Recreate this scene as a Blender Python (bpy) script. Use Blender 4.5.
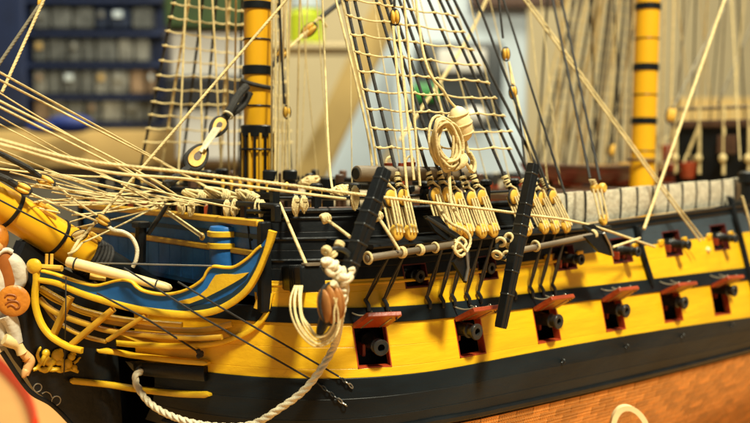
import bpy, math, random
import numpy as np
from mathutils import Vector, Matrix

random.seed(7)
for o in list(bpy.data.objects):
    bpy.data.objects.remove(o)
SC = bpy.context.scene
COL = SC.collection
CM = 0.01            # the model is laid out in centimetres
ZT = 24.0            # lens height above the table top (cm)
rad = math.radians

# ------------------------------------------------------------------ camera
# ship axes: +x aft, +y to starboard (away), +z up; z is counted from the lens height
TH = rad(47.4)
PITCH = math.atan(61.5 / 900.0)
CX, CY = 4.2, -32.0
FPX = 900.0
cp, sp = math.cos(PITCH), math.sin(PITCH)
FWD = Vector((math.cos(TH) * cp, math.sin(TH) * cp, -sp))
RGT = Vector((math.sin(TH), -math.cos(TH), 0))
UPV = RGT.cross(FWD)
CAM = Vector((CX, CY, 0))
cd = bpy.data.cameras.new('camera')
cam = bpy.data.objects.new('camera', cd)
COL.objects.link(cam)
m = Matrix((RGT, UPV, -FWD)).transposed().to_4x4()
m.translation = Vector((CX, CY, ZT)) * CM
cam.matrix_world = m
cd.sensor_width = 36.0
cd.lens = 36.0 * FPX / 750.0
cd.clip_start = 0.01
cd.clip_end = 50.0
cd.dof.use_dof = True
cd.dof.focus_distance = 0.315
cd.dof.aperture_fstop = 11.5
SC.camera = cam

# ------------------------------------------------------------------ light
world = bpy.data.worlds.new('World')
SC.world = world
world.use_nodes = True
bg = world.node_tree.nodes['Background']
bg.inputs[0].default_value = (1.0, 0.97, 0.84, 1)
bg.inputs[1].default_value = 0.18
SC.view_settings.view_transform = 'Standard'
SC.view_settings.look = 'None'
SC.view_settings.exposure = 0.0
SC.view_settings.gamma = 1.0
SC.cycles.use_denoising = True
SC.cycles.max_bounces = 6


def lamp(name, r, u, d, tgt, size, power, col):
    ld = bpy.data.lights.new(name, 'AREA')
    ld.shape = 'RECTANGLE'
    ld.size = size[0]
    ld.size_y = size[1]
    ld.energy = power
    ld.color = col
    o = bpy.data.objects.new(name, ld)
    COL.objects.link(o)
    F0 = Vector((math.cos(TH), math.sin(TH), 0))
    p = CAM + RGT * r + F0 * d + Vector((0, 0, u))
    t = CAM + RGT * tgt[0] + F0 * tgt[2] + Vector((0, 0, tgt[1]))
    o.location = Vector((p.x, p.y, p.z + ZT)) * CM
    o.rotation_euler = (t - p).to_track_quat('-Z', 'Y').to_euler()
    return o


lamp('ceiling_lamp', 38, 120, -28, (6, -5, 38), (0.16, 0.16), 43.0, (1.0, 0.95, 0.72))
lamp('ceiling_lamp', 60, 150, 110, (20, -10, 70), (0.6, 0.6), 34.0, (1.0, 0.95, 0.72))
lamp('ceiling_lamp', -40, 190, 150, (20, -10, 300), (1.4, 0.8), 60.0, (1.0, 0.96, 0.78))

# ------------------------------------------------------------------ pixel helpers
# positions were measured on the photograph (750 px wide) and put at real depths


def ray(px, py):
    return FWD + RGT * ((px - 375.0) / FPX) + UPV * ((211.5 - py) / FPX)


def PY(px, py, Y):
    d = ray(px, py)
    return CAM + d * ((Y - CAM.y) / d.y)


def PX(px, py, X):
    d = ray(px, py)
    return CAM + d * ((X - CAM.x) / d.x)


def PD(px, py, D):
    return CAM + ray(px, py) * D


def proj(p):
    v = Vector(p) - CAM
    z = v.dot(FWD)
    return 375 + FPX * v.dot(RGT) / z, 211.5 - FPX * v.dot(UPV) / z


# the hull form: half breadth at station x and height z
HX0 = 20.0


def half(X, z):
    low = max(0.0, -9.0 - z)
    X0 = HX0 + 0.10 * low
    L = 9.5 + 0.55 * low ** 1.35
    u = min(1.0, max(0.0, (X - X0) / L))
    B = 10.4
    t = z + 8.8
    if t > 0:
        B -= 0.26 * t * t / (t + 0.8)
    else:
        B -= 0.045 * t * t
    return max(0.02, B) * (1 - (1 - u) ** 2.5) ** (1 / 2.2)


def hnorm(X, z):
    e = 0.02
    hx = (half(X + e, z) - half(X - e, z)) / (2 * e)
    hz = (half(X, z + e) - half(X, z - e)) / (2 * e)
    return Vector((-hx, -1, -hz)).normalized()


def HS(X, z, off=0.0):
    return Vector((X, -half(X, z), z)) + hnorm(X, z) * off


def HU(px, py, off=0.0):
    d = ray(px, py)
    t = 20.0
    while t < 90:
        p = CAM + d * t
        if p.x > HX0 - 0.5 and -p.y < half(p.x, p.z) + off * 0:
            break
        t += 0.25
    a, b = t - 0.25, t
    for _ in range(30):
        mth = (a + b) / 2
        p = CAM + d * mth
        if p.x > HX0 - 0.5 and -p.y < half(p.x, p.z):
            b = mth
        else:
            a = mth
    p = CAM + d * b
    return p + hnorm(max(p.x, HX0 + 0.1), p.z) * off


# the plane of the head rails
HA = Vector((16.6, -0.9, 0))
HB = Vector((21.9, -8.0, 0))
HT = (HB - HA).normalized()
HN = Vector((HT.y, -HT.x, 0))
if HN.y > 0:
    HN = -HN


def HP(px, py, off=0.0):
    d = ray(px, py)
    t = ((HA + HN * off) - CAM).dot(HN) / d.dot(HN)
    return CAM + d * t


F0 = Vector((math.cos(TH), math.sin(TH), 0))


def CF(r, u, d):
    return CAM + RGT * r + F0 * d + Vector((0, 0, u))


# ------------------------------------------------------------------ materials
MATS = {}


def mat(name, col, rough=0.5, metal=0.0, var=0.12, scale=120.0, bump=0.0, bscale=None, spec=0.5, rnd=0.0, wear=None, coat=0.0, stretch=None):
    mt = bpy.data.materials.new(name)
    mt.use_nodes = True
    nt = mt.node_tree
    b = nt.nodes['Principled BSDF']
    b.inputs['Roughness'].default_value = rough
    b.inputs['Metallic'].default_value = metal
    b.inputs['Specular IOR Level'].default_value = spec
    b.inputs['Coat Weight'].default_value = coat
    tc = nt.nodes.new('ShaderNodeTexCoord')
    mp = nt.nodes.new('ShaderNodeMapping')
    nt.links.new(tc.outputs['Object'], mp.inputs[0])
    if stretch:
        mp.inputs['Scale'].default_value = stretch
    nz = nt.nodes.new('ShaderNodeTexNoise')
    nz.inputs['Scale'].default_value = scale
    nz.inputs['Detail'].default_value = 6
    nt.links.new(mp.outputs[0], nz.inputs[0])
    rp = nt.nodes.new('ShaderNodeValToRGB')
    rp.color_ramp.elements[0].position = 0.3
    rp.color_ramp.elements[1].position = 0.7
    c0 = [max(0, c * (1 - var)) for c in col]
    c1 = [min(1, c * (1 + var)) for c in col]
    rp.color_ramp.elements[0].color = (*c0, 1)
    rp.color_ramp.elements[1].color = (*c1, 1)
    nt.links.new(nz.outputs['Fac'], rp.inputs[0])
    out = rp.outputs[0]
    if wear:
        n2 = nt.nodes.new('ShaderNodeTexNoise')
        n2.inputs['Scale'].default_value = scale * 2.3
        n2.inputs['Detail'].default_value = 9
        n2.inputs['Roughness'].default_value = 0.7
        nt.links.new(mp.outputs[0], n2.inputs[0])
        r2 = nt.nodes.new('ShaderNodeValToRGB')
        r2.color_ramp.elements[0].position = wear[1]
        r2.color_ramp.elements[1].position = wear[1] + 0.06
        nt.links.new(n2.outputs['Fac'], r2.inputs[0])
        mx = nt.nodes.new('ShaderNodeMix')
        mx.data_type = 'RGBA'
        nt.links.new(r2.outputs[0], mx.inputs[0])
        nt.links.new(out, mx.inputs[6])
        mx.inputs[7].default_value = (*wear[0], 1)
        out = mx.outputs[2]
    if rnd:
        oi = nt.nodes.new('ShaderNodeObjectInfo')
        hs = nt.nodes.new('ShaderNodeHueSaturation')
        mr = nt.nodes.new('ShaderNodeMapRange')
        mr.inputs[3].default_value = 1 - rnd
        mr.inputs[4].default_value = 1 + rnd
        nt.links.new(oi.outputs['Random'], mr.inputs[0])
        nt.links.new(mr.outputs[0], hs.inputs['Value'])
        nt.links.new(out, hs.inputs['Color'])
        out = hs.outputs[0]
    nt.links.new(out, b.inputs['Base Color'])
    if bump:
        n3 = nt.nodes.new('ShaderNodeTexNoise')
        n3.inputs['Scale'].default_value = bscale or scale * 4
        n3.inputs['Detail'].default_value = 4
        nt.links.new(mp.outputs[0], n3.inputs[0])
        bp = nt.nodes.new('ShaderNodeBump')
        bp.inputs['Strength'].default_value = bump
        bp.inputs['Distance'].default_value = 0.0006
        nt.links.new(n3.outputs['Fac'], bp.inputs['Height'])
        nt.links.new(bp.outputs[0], b.inputs['Normal'])
    MATS[name] = mt
    return mt


YEL = mat('yellow_paint', (0.80, 0.45, 0.006), 0.40, var=0.11, scale=150, bump=0.45, bscale=420, rnd=0.06, wear=((0.55, 0.25, 0.01), 0.655), stretch=(0.16, 0.6, 1))
GOLD = mat('gold_paint', (0.74, 0.45, 0.016), 0.36, var=0.12, scale=150, bump=0.25, bscale=700, wear=((0.50, 0.25, 0.01), 0.66))
OCHRE = mat('varnished_ochre_wood', (0.58, 0.32, 0.018), 0.45, var=0.25, scale=90, bump=0.25)
MAST = mat('mast_yellow', (0.80, 0.41, 0.008), 0.35, var=0.08, scale=50, bump=0.12, stretch=(1, 1, 0.15))
BLK = mat('black_paint', (0.006, 0.0075, 0.0085), 0.38, spec=0.28, var=0.4, scale=80, bump=0.25, bscale=400, wear=((0.055, 0.055, 0.05), 0.70))
WALE = mat('worn_black_wale', (0.007, 0.0115, 0.0145), 0.45, spec=0.22, var=0.5, scale=60, bump=0.4, bscale=260, wear=((0.08, 0.08, 0.07), 0.70), stretch=(0.35, 0.35, 1))
SLATE = mat('slate_blue_paint', (0.035, 0.05, 0.062), 0.5, var=0.2, scale=70, bump=0.2)
BLUE = mat('deep_blue_paint', (0.009, 0.10, 0.31), 0.42, var=0.35, scale=90, bump=0.25, wear=((0.02, 0.12, 0.25), 0.68))
DBLUE = mat('dark_teal_paint', (0.006, 0.028, 0.045), 0.45, var=0.3, scale=90, bump=0.2)
RED = mat('red_paint', (0.36, 0.045, 0.010), 0.42, var=0.25, scale=140, bump=0.25, wear=((0.48, 0.11, 0.02), 0.66))
LIDR = mat('vermilion_paint', (0.31, 0.045, 0.012), 0.40, var=0.2, scale=140, bump=0.25, wear=((0.45, 0.10, 0.02), 0.66))
DARKR = mat('dark_red_paint', (0.10, 0.012, 0.008), 0.5, var=0.3, scale=100)
IRON = mat('gun_iron', (0.032, 0.034, 0.033), 0.34, metal=0.35, var=0.35, scale=160, bump=0.35, bscale=700)
CHAINM = mat('blackened_wire', (0.02, 0.02, 0.02), 0.4, metal=0.3, var=0.3, scale=200)
STEEL = mat('bright_wire', (0.35, 0.32, 0.26), 0.35, metal=0.8, var=0.2, scale=200)
ROPE = mat('cream_rope', (0.66, 0.52, 0.24), 0.85, var=0.18, scale=300, bump=0.5, bscale=1600)
WROPE = mat('white_hawser', (0.74, 0.65, 0.43), 0.85, var=0.10, scale=300, bump=0.5, bscale=1600)
TARR = mat('tarred_rope', (0.022, 0.02, 0.017), 0.8, var=0.4, scale=300, bump=0.5, bscale=1500)
GREYR = mat('dull_grey_rope', (0.20, 0.17, 0.11), 0.85, var=0.2, scale=300)
BOX = mat('boxwood', (0.72, 0.42, 0.05), 0.5, var=0.2, scale=180, bump=0.25)
PEAR = mat('grained_pearwood', (0.45, 0.19, 0.045), 0.5, var=0.3, scale=160, bump=0.3, stretch=(3, 3, 0.5))
SPAR = mat('weathered_spar_wood', (0.13, 0.095, 0.055), 0.6, var=0.45, scale=130, bump=0.4, stretch=(0.3, 1, 1))
BROWN = mat('dark_brown_wood', (0.075, 0.035, 0.018), 0.5, var=0.35, scale=110, bump=0.25)
BOOM = mat('pale_boom_wood', (0.80, 0.60, 0.26), 0.45, var=0.08, scale=120, bump=0.15)
BUOY = mat('buoy_wood', (0.86, 0.68, 0.34), 0.55, var=0.08, scale=140, bump=0.2)
CLOTH = mat('canvas', (0.52, 0.47, 0.34), 0.9, var=0.2, scale=260, bump=0.9, bscale=500, wear=((0.48, 0.39, 0.2), 0.66), rnd=0.05)
DECK = mat('deck_planks', (0.42, 0.29, 0.13), 0.6, var=0.3, scale=60, stretch=(0.15, 3, 1))
WHITE = mat('white_cloth_paint', (0.66, 0.60, 0.46), 0.55, var=0.2, scale=140, bump=1.0, bscale=260, wear=((0.42, 0.34, 0.2), 0.64))
SKIN = mat('flesh_paint', (0.75, 0.40, 0.14), 0.45, var=0.12, scale=160)
ORNG = mat('orange_paint', (0.56, 0.19, 0.014), 0.40, var=0.22, scale=150, bump=0.5, wear=((0.36, 0.10, 0.01), 0.62))
DORNG = mat('brown_orange_paint', (0.34, 0.10, 0.012), 0.45, var=0.2, scale=160)


def copper():
    mt = mat('copper_sheet', (0.66, 0.27, 0.055), 0.36, metal=0.45, var=0.25, scale=240, rnd=0.25, wear=((0.30, 0.09, 0.03), 0.66))
    nt = mt.node_tree
    b = nt.nodes['Principled BSDF']
    tc = nt.nodes.new('ShaderNodeTexCoord')
    sx = nt.nodes.new('ShaderNodeSeparateXYZ')
    nt.links.new(tc.outputs['Object'], sx.inputs[0])
    hs = []
    for ax, k in (('X', 720.0), ('Z', 720.0)):
        a = nt.nodes.new('ShaderNodeMath'); a.operation = 'MULTIPLY'; a.inputs[1].default_value = k
        nt.links.new(sx.outputs[ax], a.inputs[0])
        f = nt.nodes.new('ShaderNodeMath'); f.operation = 'FRACT'
        nt.links.new(a.outputs[0], f.inputs[0])
        s = nt.nodes.new('ShaderNodeMath'); s.operation = 'SUBTRACT'; s.inputs[1].default_value = 0.5
        nt.links.new(f.outputs[0], s.inputs[0])
        q = nt.nodes.new('ShaderNodeMath'); q.operation = 'POWER'; q.inputs[1].default_value = 2
        nt.links.new(s.outputs[0], q.inputs[0])
        hs.append(q)
    ad = nt.nodes.new('ShaderNodeMath'); ad.operation = 'ADD'
    nt.links.new(hs[0].outputs[0], ad.inputs[0]); nt.links.new(hs[1].outputs[0], ad.inputs[1])
    mr = nt.nodes.new('ShaderNodeMapRange')
    mr.inputs[1].default_value = 0.02; mr.inputs[2].default_value = 0.14
    mr.inputs[3].default_value = 1.0; mr.inputs[4].default_value = 0.0
    nt.links.new(ad.outputs[0], mr.inputs[0])
    bp = nt.nodes.new('ShaderNodeBump'); bp.inputs['Strength'].default_value = 1.0; bp.inputs['Distance'].default_value = 0.0012
    nt.links.new(mr.outputs[0], bp.inputs['Height'])
    nt.links.new(bp.outputs[0], b.inputs['Normal'])
    return mt


COPPER = copper()

# ------------------------------------------------------------------ mesh helpers


class MB:
    """collects geometry (cm) for ONE mesh object"""

    def __init__(s):
        s.v, s.f = [], []

    def add(s, vs, fs):
        n = len(s.v)
        s.v += [Vector(p) for p in vs]
        s.f += [tuple(i + n for i in f) for f in fs]
        return s

    def box(s, c, ax, hx):
        c = Vector(c)
        vs = []
        for i in (-1, 1):
            for j in (-1, 1):
                for k in (-1, 1):
                    vs.append(c + ax[0] * (i * hx[0]) + ax[1] * (j * hx[1]) + ax[2] * (k * hx[2]))
        return s.add(vs, [(0, 1, 3, 2), (4, 6, 7, 5), (0, 4, 5, 1), (2, 3, 7, 6), (0, 2, 6, 4), (1, 5, 7, 3)])

    def rbox(s, c, ax, hx, b=0.04):
        """box with chamfered edges along its first axis and at its ends"""
        c = Vector(c)
        X, Y, Z = ax
        a, h, w = hx
        sec = [(h - b, w), (h, w - b), (h, -w + b), (h - b, -w), (-h + b, -w), (-h, -w + b), (-h, w - b), (-h + b, w)]
        rings = []
        for (t, sc) in ((-a, 1 - b / max(h, w)), (-a + b, 1), (a - b, 1), (a, 1 - b / max(h, w))):
            rings.append([c + X * t + Y * (p * sc) + Z * (q * sc) for p, q in sec])
        return s.rings(rings)

    def rings(s, rings, cap=True):
        n = len(rings[0])
        vs = [p for r in rings for p in r]
        fs = []
        for i in range(len(rings) - 1):
            for j in range(n):
                k = (j + 1) % n
                fs.append((i * n + j, i * n + k, (i + 1) * n + k, (i + 1) * n + j))
        if cap:
            fs.append(tuple(reversed(range(n))))
            fs.append(tuple((len(rings) - 1) * n + j for j in range(n)))
        return s.add(vs, fs)

    def tube(s, pts, r, seg=8, cap=True, twist=0.0, lobes=0, flat=1.0):
        """r: number, list, or function of fraction; lobes: laid strands turning by twist rad per cm"""
        pts = [Vector(p) for p in pts]
        n = len(pts)
        rs = []
        for i in range(n):
            rs.append(r[i] if isinstance(r, (list, tuple)) else (r(i / (n - 1)) if callable(r) else r))
        T = []
        for i in range(n):
            t = pts[min(i + 1, n - 1)] - pts[max(i - 1, 0)]
            T.append(t.normalized() if t.length > 1e-9 else Vector((0, 0, 1)))
        up = Vector((0, 0, 1)) if abs(T[0].z) < 0.9 else Vector((1, 0, 0))
        N = (up - T[0] * up.dot(T[0])).normalized()
        rings = []
        ang = 0.0
        for i in range(n):
            N = (N - T[i] * N.dot(T[i]))
            N = N.normalized() if N.length > 1e-9 else T[i].orthogonal().normalized()
            Bn = T[i].cross(N)
            if i:
                ang += twist * (pts[i] - pts[i - 1]).length
            ring = []
            for k in range(seg):
                a = 2 * math.pi * k / seg
                rr = rs[i]
                if lobes:
                    rr *= (0.72 + 0.36 * abs(math.cos(lobes * a / 2.0))) if rs[i] > 0.1 else (0.86 + 0.18 * abs(math.cos(lobes * a / 2.0)))
                a2 = a + ang
                ring.append(pts[i] + N * (math.cos(a2) * rr) + Bn * (math.sin(a2) * rr * flat))
            rings.append(ring)
        return s.rings(rings, cap)

    def lathe(s, p0, ax, prof, seg=16):
        """prof: (distance along axis, radius)"""
        ax = Vector(ax).normalized()
        N = ax.orthogonal().normalized()
        Bn = ax.cross(N)
        p0 = Vector(p0)
        rings = []
        for d, r in prof:
            rings.append([p0 + ax * d + (N * math.cos(2 * math.pi * k / seg) + Bn * math.sin(2 * math.pi * k / seg)) * max(r, 1e-4) for k in range(seg)])
        return s.rings(rings)

    def blob(s, c, ax, hx, seg=14, rg=9):
        c = Vector(c)
        rings = []
        for i in range(rg):
            a = math.pi * (i + 0.02) / (rg - 1 + 0.04)
            z, q = math.cos(a), math.sin(a)
            rings.append([c + ax[2] * (z * hx[2]) + (ax[0] * (math.cos(2 * math.pi * k / seg) * hx[0]) + ax[1] * (math.sin(2 * math.pi * k / seg) * hx[1])) * q for k in range(seg)])
        return s.rings(rings)

    def torus(s, c, ax, R, r, seg=16, rs=8, sq=1.0):
        ax = Vector(ax).normalized()
        N = ax.orthogonal().normalized()
        Bn = ax.cross(N)
        return s.loop([Vector(c) + N * (R * math.cos(2 * math.pi * i / seg)) + Bn * (R * sq * math.sin(2 * math.pi * i / seg)) for i in range(seg)], r, rs)

    def loop(s, pts, r, rs=8):
        n = len(pts)
        vs, fs = [], []
        c = sum(pts, Vector()) / n
        for i in range(n):
            t = (pts[(i + 1) % n] - pts[i - 1]).normalized()
            o = (pts[i] - c)
            o = (o - t * o.dot(t)).normalized()
            b = t.cross(o)
            for k in range(rs):
                a = 2 * math.pi * k / rs
                vs.append(pts[i] + o * (r * math.cos(a)) + b * (r * math.sin(a)))
        for i in range(n):
            j = (i + 1) % n
            for k in range(rs):
                l = (k + 1) % rs
                fs.append((i * rs + k, j * rs + k, j * rs + l, i * rs + l))
        return s.add(vs, fs)

    def prism(s, poly, n, t):
        """polygon extruded from -t/2 to +t/2 along n"""
        n = Vector(n)
        k = len(poly)
        a = [Vector(p) + n * (t / 2) for p in poly]
        b = [Vector(p) - n * (t / 2) for p in poly]
        fs = [tuple(range(k)), tuple(reversed(range(k, 2 * k)))]
        for i in range(k):
            j = (i + 1) % k
            fs.append((i, i + k, j + k, j))
        return s.add(a + b, fs)

    def ribbon(s, pts, n, w, t, b=0.3):
        """moulding with rounded section: width w in the plane across n, thickness t along n"""
        pts = [Vector(p) for p in pts]
        rings = []
        m_ = len(pts)
        for i in range(m_):
            T = (pts[min(i + 1, m_ - 1)] - pts[max(i - 1, 0)]).normalized()
            nn = n(i) if callable(n) else Vector(n)
            S = T.cross(nn).normalized()
            ww = w(i / (m_ - 1)) if callable(w) else w
            h = ww / 2
            sec = [(-h, -t / 2), (-h, t * (0.5 - b)), (-h * 0.75, t * 0.42), (-h * 0.3, t * 0.5), (h * 0.3, t * 0.5), (h * 0.75, t * 0.42), (h, t * (0.5 - b)), (h, -t / 2)]
            rings.append([pts[i] + S * p + nn * q for p, q in sec])
        return s.rings(rings)

    def build(s, name, material, parent=None, smooth=35.0, origin=None):
        if origin is None:
            if parent is not None:
                origin = Vector(parent['_o']) if '_o' in parent else Vector()
            else:
                lo = Vector((min(p.x for p in s.v), min(p.y for p in s.v), min(p.z for p in s.v)))
                hi = Vector((max(p.x for p in s.v), max(p.y for p in s.v), max(p.z for p in s.v)))
                origin = (lo + hi) / 2
                origin.z = lo.z
        me = bpy.data.meshes.new(name)
        me.from_pydata([tuple((p - origin) * CM) for p in s.v], [], s.f)
        me.update()
        bmfix(me)
        if smooth:
            me.polygons.foreach_set('use_smooth', [True] * len(me.polygons))
            me.set_sharp_from_angle(angle=rad(smooth))
        me.materials.append(material)
        o = bpy.data.objects.new(name, me)
        COL.objects.link(o)
        if parent is not None:
            o.parent = parent
            o['_o'] = tuple(origin)
        else:
            o.location = Vector((origin.x, origin.y, origin.z + ZT)) * CM
            o['_o'] = tuple(origin)
        ALL.append(o)
        return o


ALL = []


def bmfix(me):
    import bmesh
    bm = bmesh.new()
    bm.from_mesh(me)
    bmesh.ops.recalc_face_normals(bm, faces=bm.faces)
    bm.to_mesh(me)
    bm.free()


def thing(name, label, cat, at, group=None):
    o = bpy.data.objects.new(name, None)
    COL.objects.link(o)
    at = Vector(at)
    o.empty_display_size = 0.01
    o.location = Vector((at.x, at.y, at.z + ZT)) * CM
    o['_o'] = tuple(at)
    ALL.append(o)
    return tag(o, label, cat, group)


def tag(o, label, cat, group=None):
    o['label'] = label
    o['category'] = cat
    if group:
        o['group'] = group
    return o


def part(name, parent):
    """an Empty that gathers sub-parts"""
    o = bpy.data.objects.new(name, None)
    COL.objects.link(o)
    o.parent = parent
    o.empty_display_size = 0.01
    o['_o'] = parent['_o']
    ALL.append(o)
    return o


def copy_part(src, name, parent, mw):
    c = src.copy()
    c.name = name
    COL.objects.link(c)
    c.parent = parent
    c.matrix_local = mw
    ALL.append(c)
    return c


def smooth_path(pts, n=8, closed=False):
    """Catmull-Rom through the points"""
    pts = [Vector(p) for p in pts]
    if len(pts) < 3:
        return [pts[0].lerp(pts[1], i / n) for i in range(n + 1)]
    out = []
    m_ = len(pts)
    for i in range(m_ - 1 if not closed else m_):
        p0 = pts[i - 1] if (i > 0 or closed) else pts[0] * 2 - pts[1]
        p1 = pts[i]
        p2 = pts[(i + 1) % m_]
        p3 = pts[(i + 2) % m_] if (i + 2 < m_ or closed) else pts[-1] * 2 - pts[-2]
        for k in range(n):
            t = k / n
            out.append(0.5 * ((2 * p1) + (p2 - p0) * t + (2 * p0 - 5 * p1 + 4 * p2 - p3) * t * t + (3 * p1 - p0 - 3 * p2 + p3) * t ** 3))
    if not closed:
        out.append(pts[-1])
    return out


def resample(pts, step):
    pts = [Vector(p) for p in pts]
    out = [pts[0]]
    for a, b in zip(pts, pts[1:]):
        n = max(1, int((b - a).length / step))
        for k in range(1, n + 1):
            out.append(a.lerp(b, k / n))
    return out


def rope_mb(pts, r, laid=True, mb=None):
    mb = mb or MB()
    if laid:
        p = resample(pts, r * 0.55)
        mb.tube(p, r * 1.05, seg=(18 if r > 0.1 else 12), twist=0.8 / r, lobes=3)
    else:
        mb.tube(resample(pts, 0.8), r, seg=6)
    return mb


def sag(p0, p1, s, n=10):
    p0, p1 = Vector(p0), Vector(p1)
    return [p0.lerp(p1, i / n) - Vector((0, 0, s * 4 * (i / n) * (1 - i / n))) for i in range(n + 1)]


XA, YA, ZA = Vector((1, 0, 0)), Vector((0, 1, 0)), Vector((0, 0, 1))
AX = (XA, YA, ZA)

# ================================================================== THE SHIP MODEL
SHIP = thing('model_ship', 'wooden model of a sailing warship with yellow and black striped hull and open gunports', 'model ship', (45, 0, -24))


def fitline(pts, deg=2, lo=20.3, hi=52.0):
    P = [HU(*p) for p in pts]
    c = np.polyfit([p.x for p in P], [p.z for p in P], deg)
    d = np.polyder(c)

    def f(X):
        if X > hi:
            return float(np.polyval(c, hi) + np.polyval(d, hi) * 6 * (1 - math.exp(-(X - hi) / 6)))
        return float(np.polyval(c, max(X, lo)))
    return f


ZY1 = fitline([(300, 288), (357, 275), (438, 267), (534, 261), (592, 255), (647, 246), (701, 239), (748, 231)])       # top of upper yellow strip
ZB1 = fitline([(290, 311), (373, 305), (453, 299), (531, 293), (560, 292), (640, 282), (690, 274.5), (712, 271)])     # black band top
ZB2 = fitline([(295, 325), (420, 317.5), (508, 310), (560, 305), (600, 300), (640, 294.5), (710, 284.5)])             # black band bottom
ZY2 = fitline([(215, 381), (300, 376), (380, 371.5), (440, 365.5), (560, 351), (657, 333), (750, 316.5)])             # bottom of lower yellow strip
ZC = fitline([(440, 424), (490, 412), (550, 399.5), (630, 382), (690, 367), (750, 351)])                              # copper line
ZCA = lambda X: min(ZC(X), ZY2(X) - 1.9) if X > 27 else ZY2(X) - 1.9 - (27 - X) * 0.05
XEND = 84.0


def station_list(xa, xb, holes=()):
    xs = set()
    x = xa
    while x < xb:
        xs.add(round(x, 4))
        d = x - HX0
        x += 0.05 if d < 0.3 else (0.12 if d < 1 else (0.3 if d < 4 else (0.6 if d < 12 else 1.5)))
    xs.add(xb)
    return sorted(xs)


def strake(name, zlo, zhi, xa, xb, material, off=0.0, th=0.35, parent=None, ch=0.014, side=1):
    xs = station_list(xa, xb)
    rings = []
    for X in xs:
        a, b = zlo(X), zhi(X)
        r = [HS(X, a, off - th), HS(X, a, off - ch), HS(X, a + ch * 1.5, off), HS(X, b - ch * 1.5, off), HS(X, b, off - ch), HS(X, b, off - th)]
        if side < 0:
            r = [Vector((p.x, -p.y, p.z)) for p in r]
        rings.append(r)
    return MB().rings(rings).build(name, material, parent or SHIP, smooth=25)


def frac(f, g, t):
    return lambda X: f(X) * (1 - t) + g(X) * t


# ---- lower gunports: pixel corners of the openings on the hull
LPORT = [(354.5, 390.5, 350, 371), (456, 485, 340, 355), (534.5, 560, 328, 341), (602.5, 624.5, 316, 328.5), (661, 682, 306, 317.5), (710.5, 729, 295, 307)]
lports = []
for l, r, ym, yb in LPORT:
    xl = HU(l + 1, ym).x
    xr = HU(r - 1, ym - 1.5).x
    lports.append((xl, xr))
PT, PB = 0.05, 0.83          # opening between these fractions of the strip height
# ---- upper gunports
UPORT = [(404, 428), (478, 497), (553, 576), (612, 632), (665, 682), (713, 729)]
uports = []
for l, r in UPORT:
    yl = np.interp(l, [300, 748], [290, 240])
    uports.append((HU(l, yl).x, HU(r, yl - 1).x))

# ---- planking, strake by strake, with butts at their own stations and gaps at the ports


def planked(zlo, zhi, n, xa, xb, material, ports=(), name='plank', off=0.0, butts=11.0, cover=None):
    for k in range(n):
        f, g = frac(zlo, zhi, k / n), frac(zlo, zhi, (k + 1) / n)
        cuts = [xa]
        x = xa + butts * (0.45 + 0.55 * ((k * 0.618) % 1))
        while x < xb - 4:
            cuts.append(x)
            x += butts * (0.9 + 0.2 * random.random())
        cuts.append(xb)
        for a, b in zip(cuts, cuts[1:]):
            segs = [(a, b)]
            for pl, pr in ports:
                ns = []
                for u, v in segs:
                    if pr <= u or pl >= v:
                        ns.append((u, v))
                    else:
                        if pl > u + 0.05:
                            ns.append((u, pl))
                        if pr < v - 0.05:
                            ns.append((pr, v))
                segs = ns
            for u, v in segs:
                strake(name, f, g, u, v, material, off, ch=0.010)


XB0 = 20.06
# lower yellow strip
planked(frac(ZY2, ZB2, 0), frac(ZY2, ZB2, 1 - PB), 1, XB0, XEND, YEL)
planked(frac(ZY2, ZB2, 1 - PB), frac(ZY2, ZB2, 1 - PT), 2, XB0, XEND, YEL, lports)
planked(frac(ZY2, ZB2, 1 - PT), ZB2, 1, XB0, XEND, YEL)
# black band between the gun rows, a little proud
planked(ZB2, ZB1, 1, XB0, XEND, WALE, off=0.07)
# upper yellow strip, cut by the upper ports from part height up
UB = 0.58
planked(ZB1, frac(ZB1, ZY1, UB), 1, 21.95, XEND, YEL)
planked(frac(ZB1, ZY1, UB), ZY1, 1, 21.95, XEND, YEL, uports)
# bulwark above: slate then black up to the rail
ZRAIL_W = fitline([(560, 231), (640, 222), (700, 214), (745, 206)], 1)      # underside of waist rail
# forecastle rail height
ZRAIL_F = fitline([(285, 217), (350, 211), (440, 206), (520, 206)], 1)
XF = 35.3                                                                # forecastle ends, waist begins


def ZTOP(X):
    return ZRAIL_F(X) if X < XF else ZRAIL_W(X)


UT = 0.45
zU = lambda X: ZY1(X) + (ZRAIL_W(max(X, 30)) - ZY1(max(X, 30))) * UT
planked(ZY1, zU, 1, XF, XEND, SLATE, uports)
planked(ZY1, zU, 1, 21.95, XF, BLK, uports)
planked(zU, ZRAIL_W, 1, XF, XEND, SLATE)
planked(zU, ZRAIL_F, 3, 21.95, XF, BLK)
# wale: three black strakes below the lower strip, a thicker moulding, then the copper
planked(ZCA, ZY2, 3, XB0 + 0.15, XEND, WALE, off=0.05)
strake('wale_moulding', lambda X: ZCA(X) - 0.02, lambda X: ZCA(X) + 0.26, XB0 + 0.3, XEND, BLK, off=0.16, ch=0.05)
# black hull below the wale toward the bow is coppered farther down
strake('bottom_planking', lambda X: -23.0, lambda X: ZCA(X) - 0.02, 22.2, XEND, BROWN, off=-0.06, ch=0.0)
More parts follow.
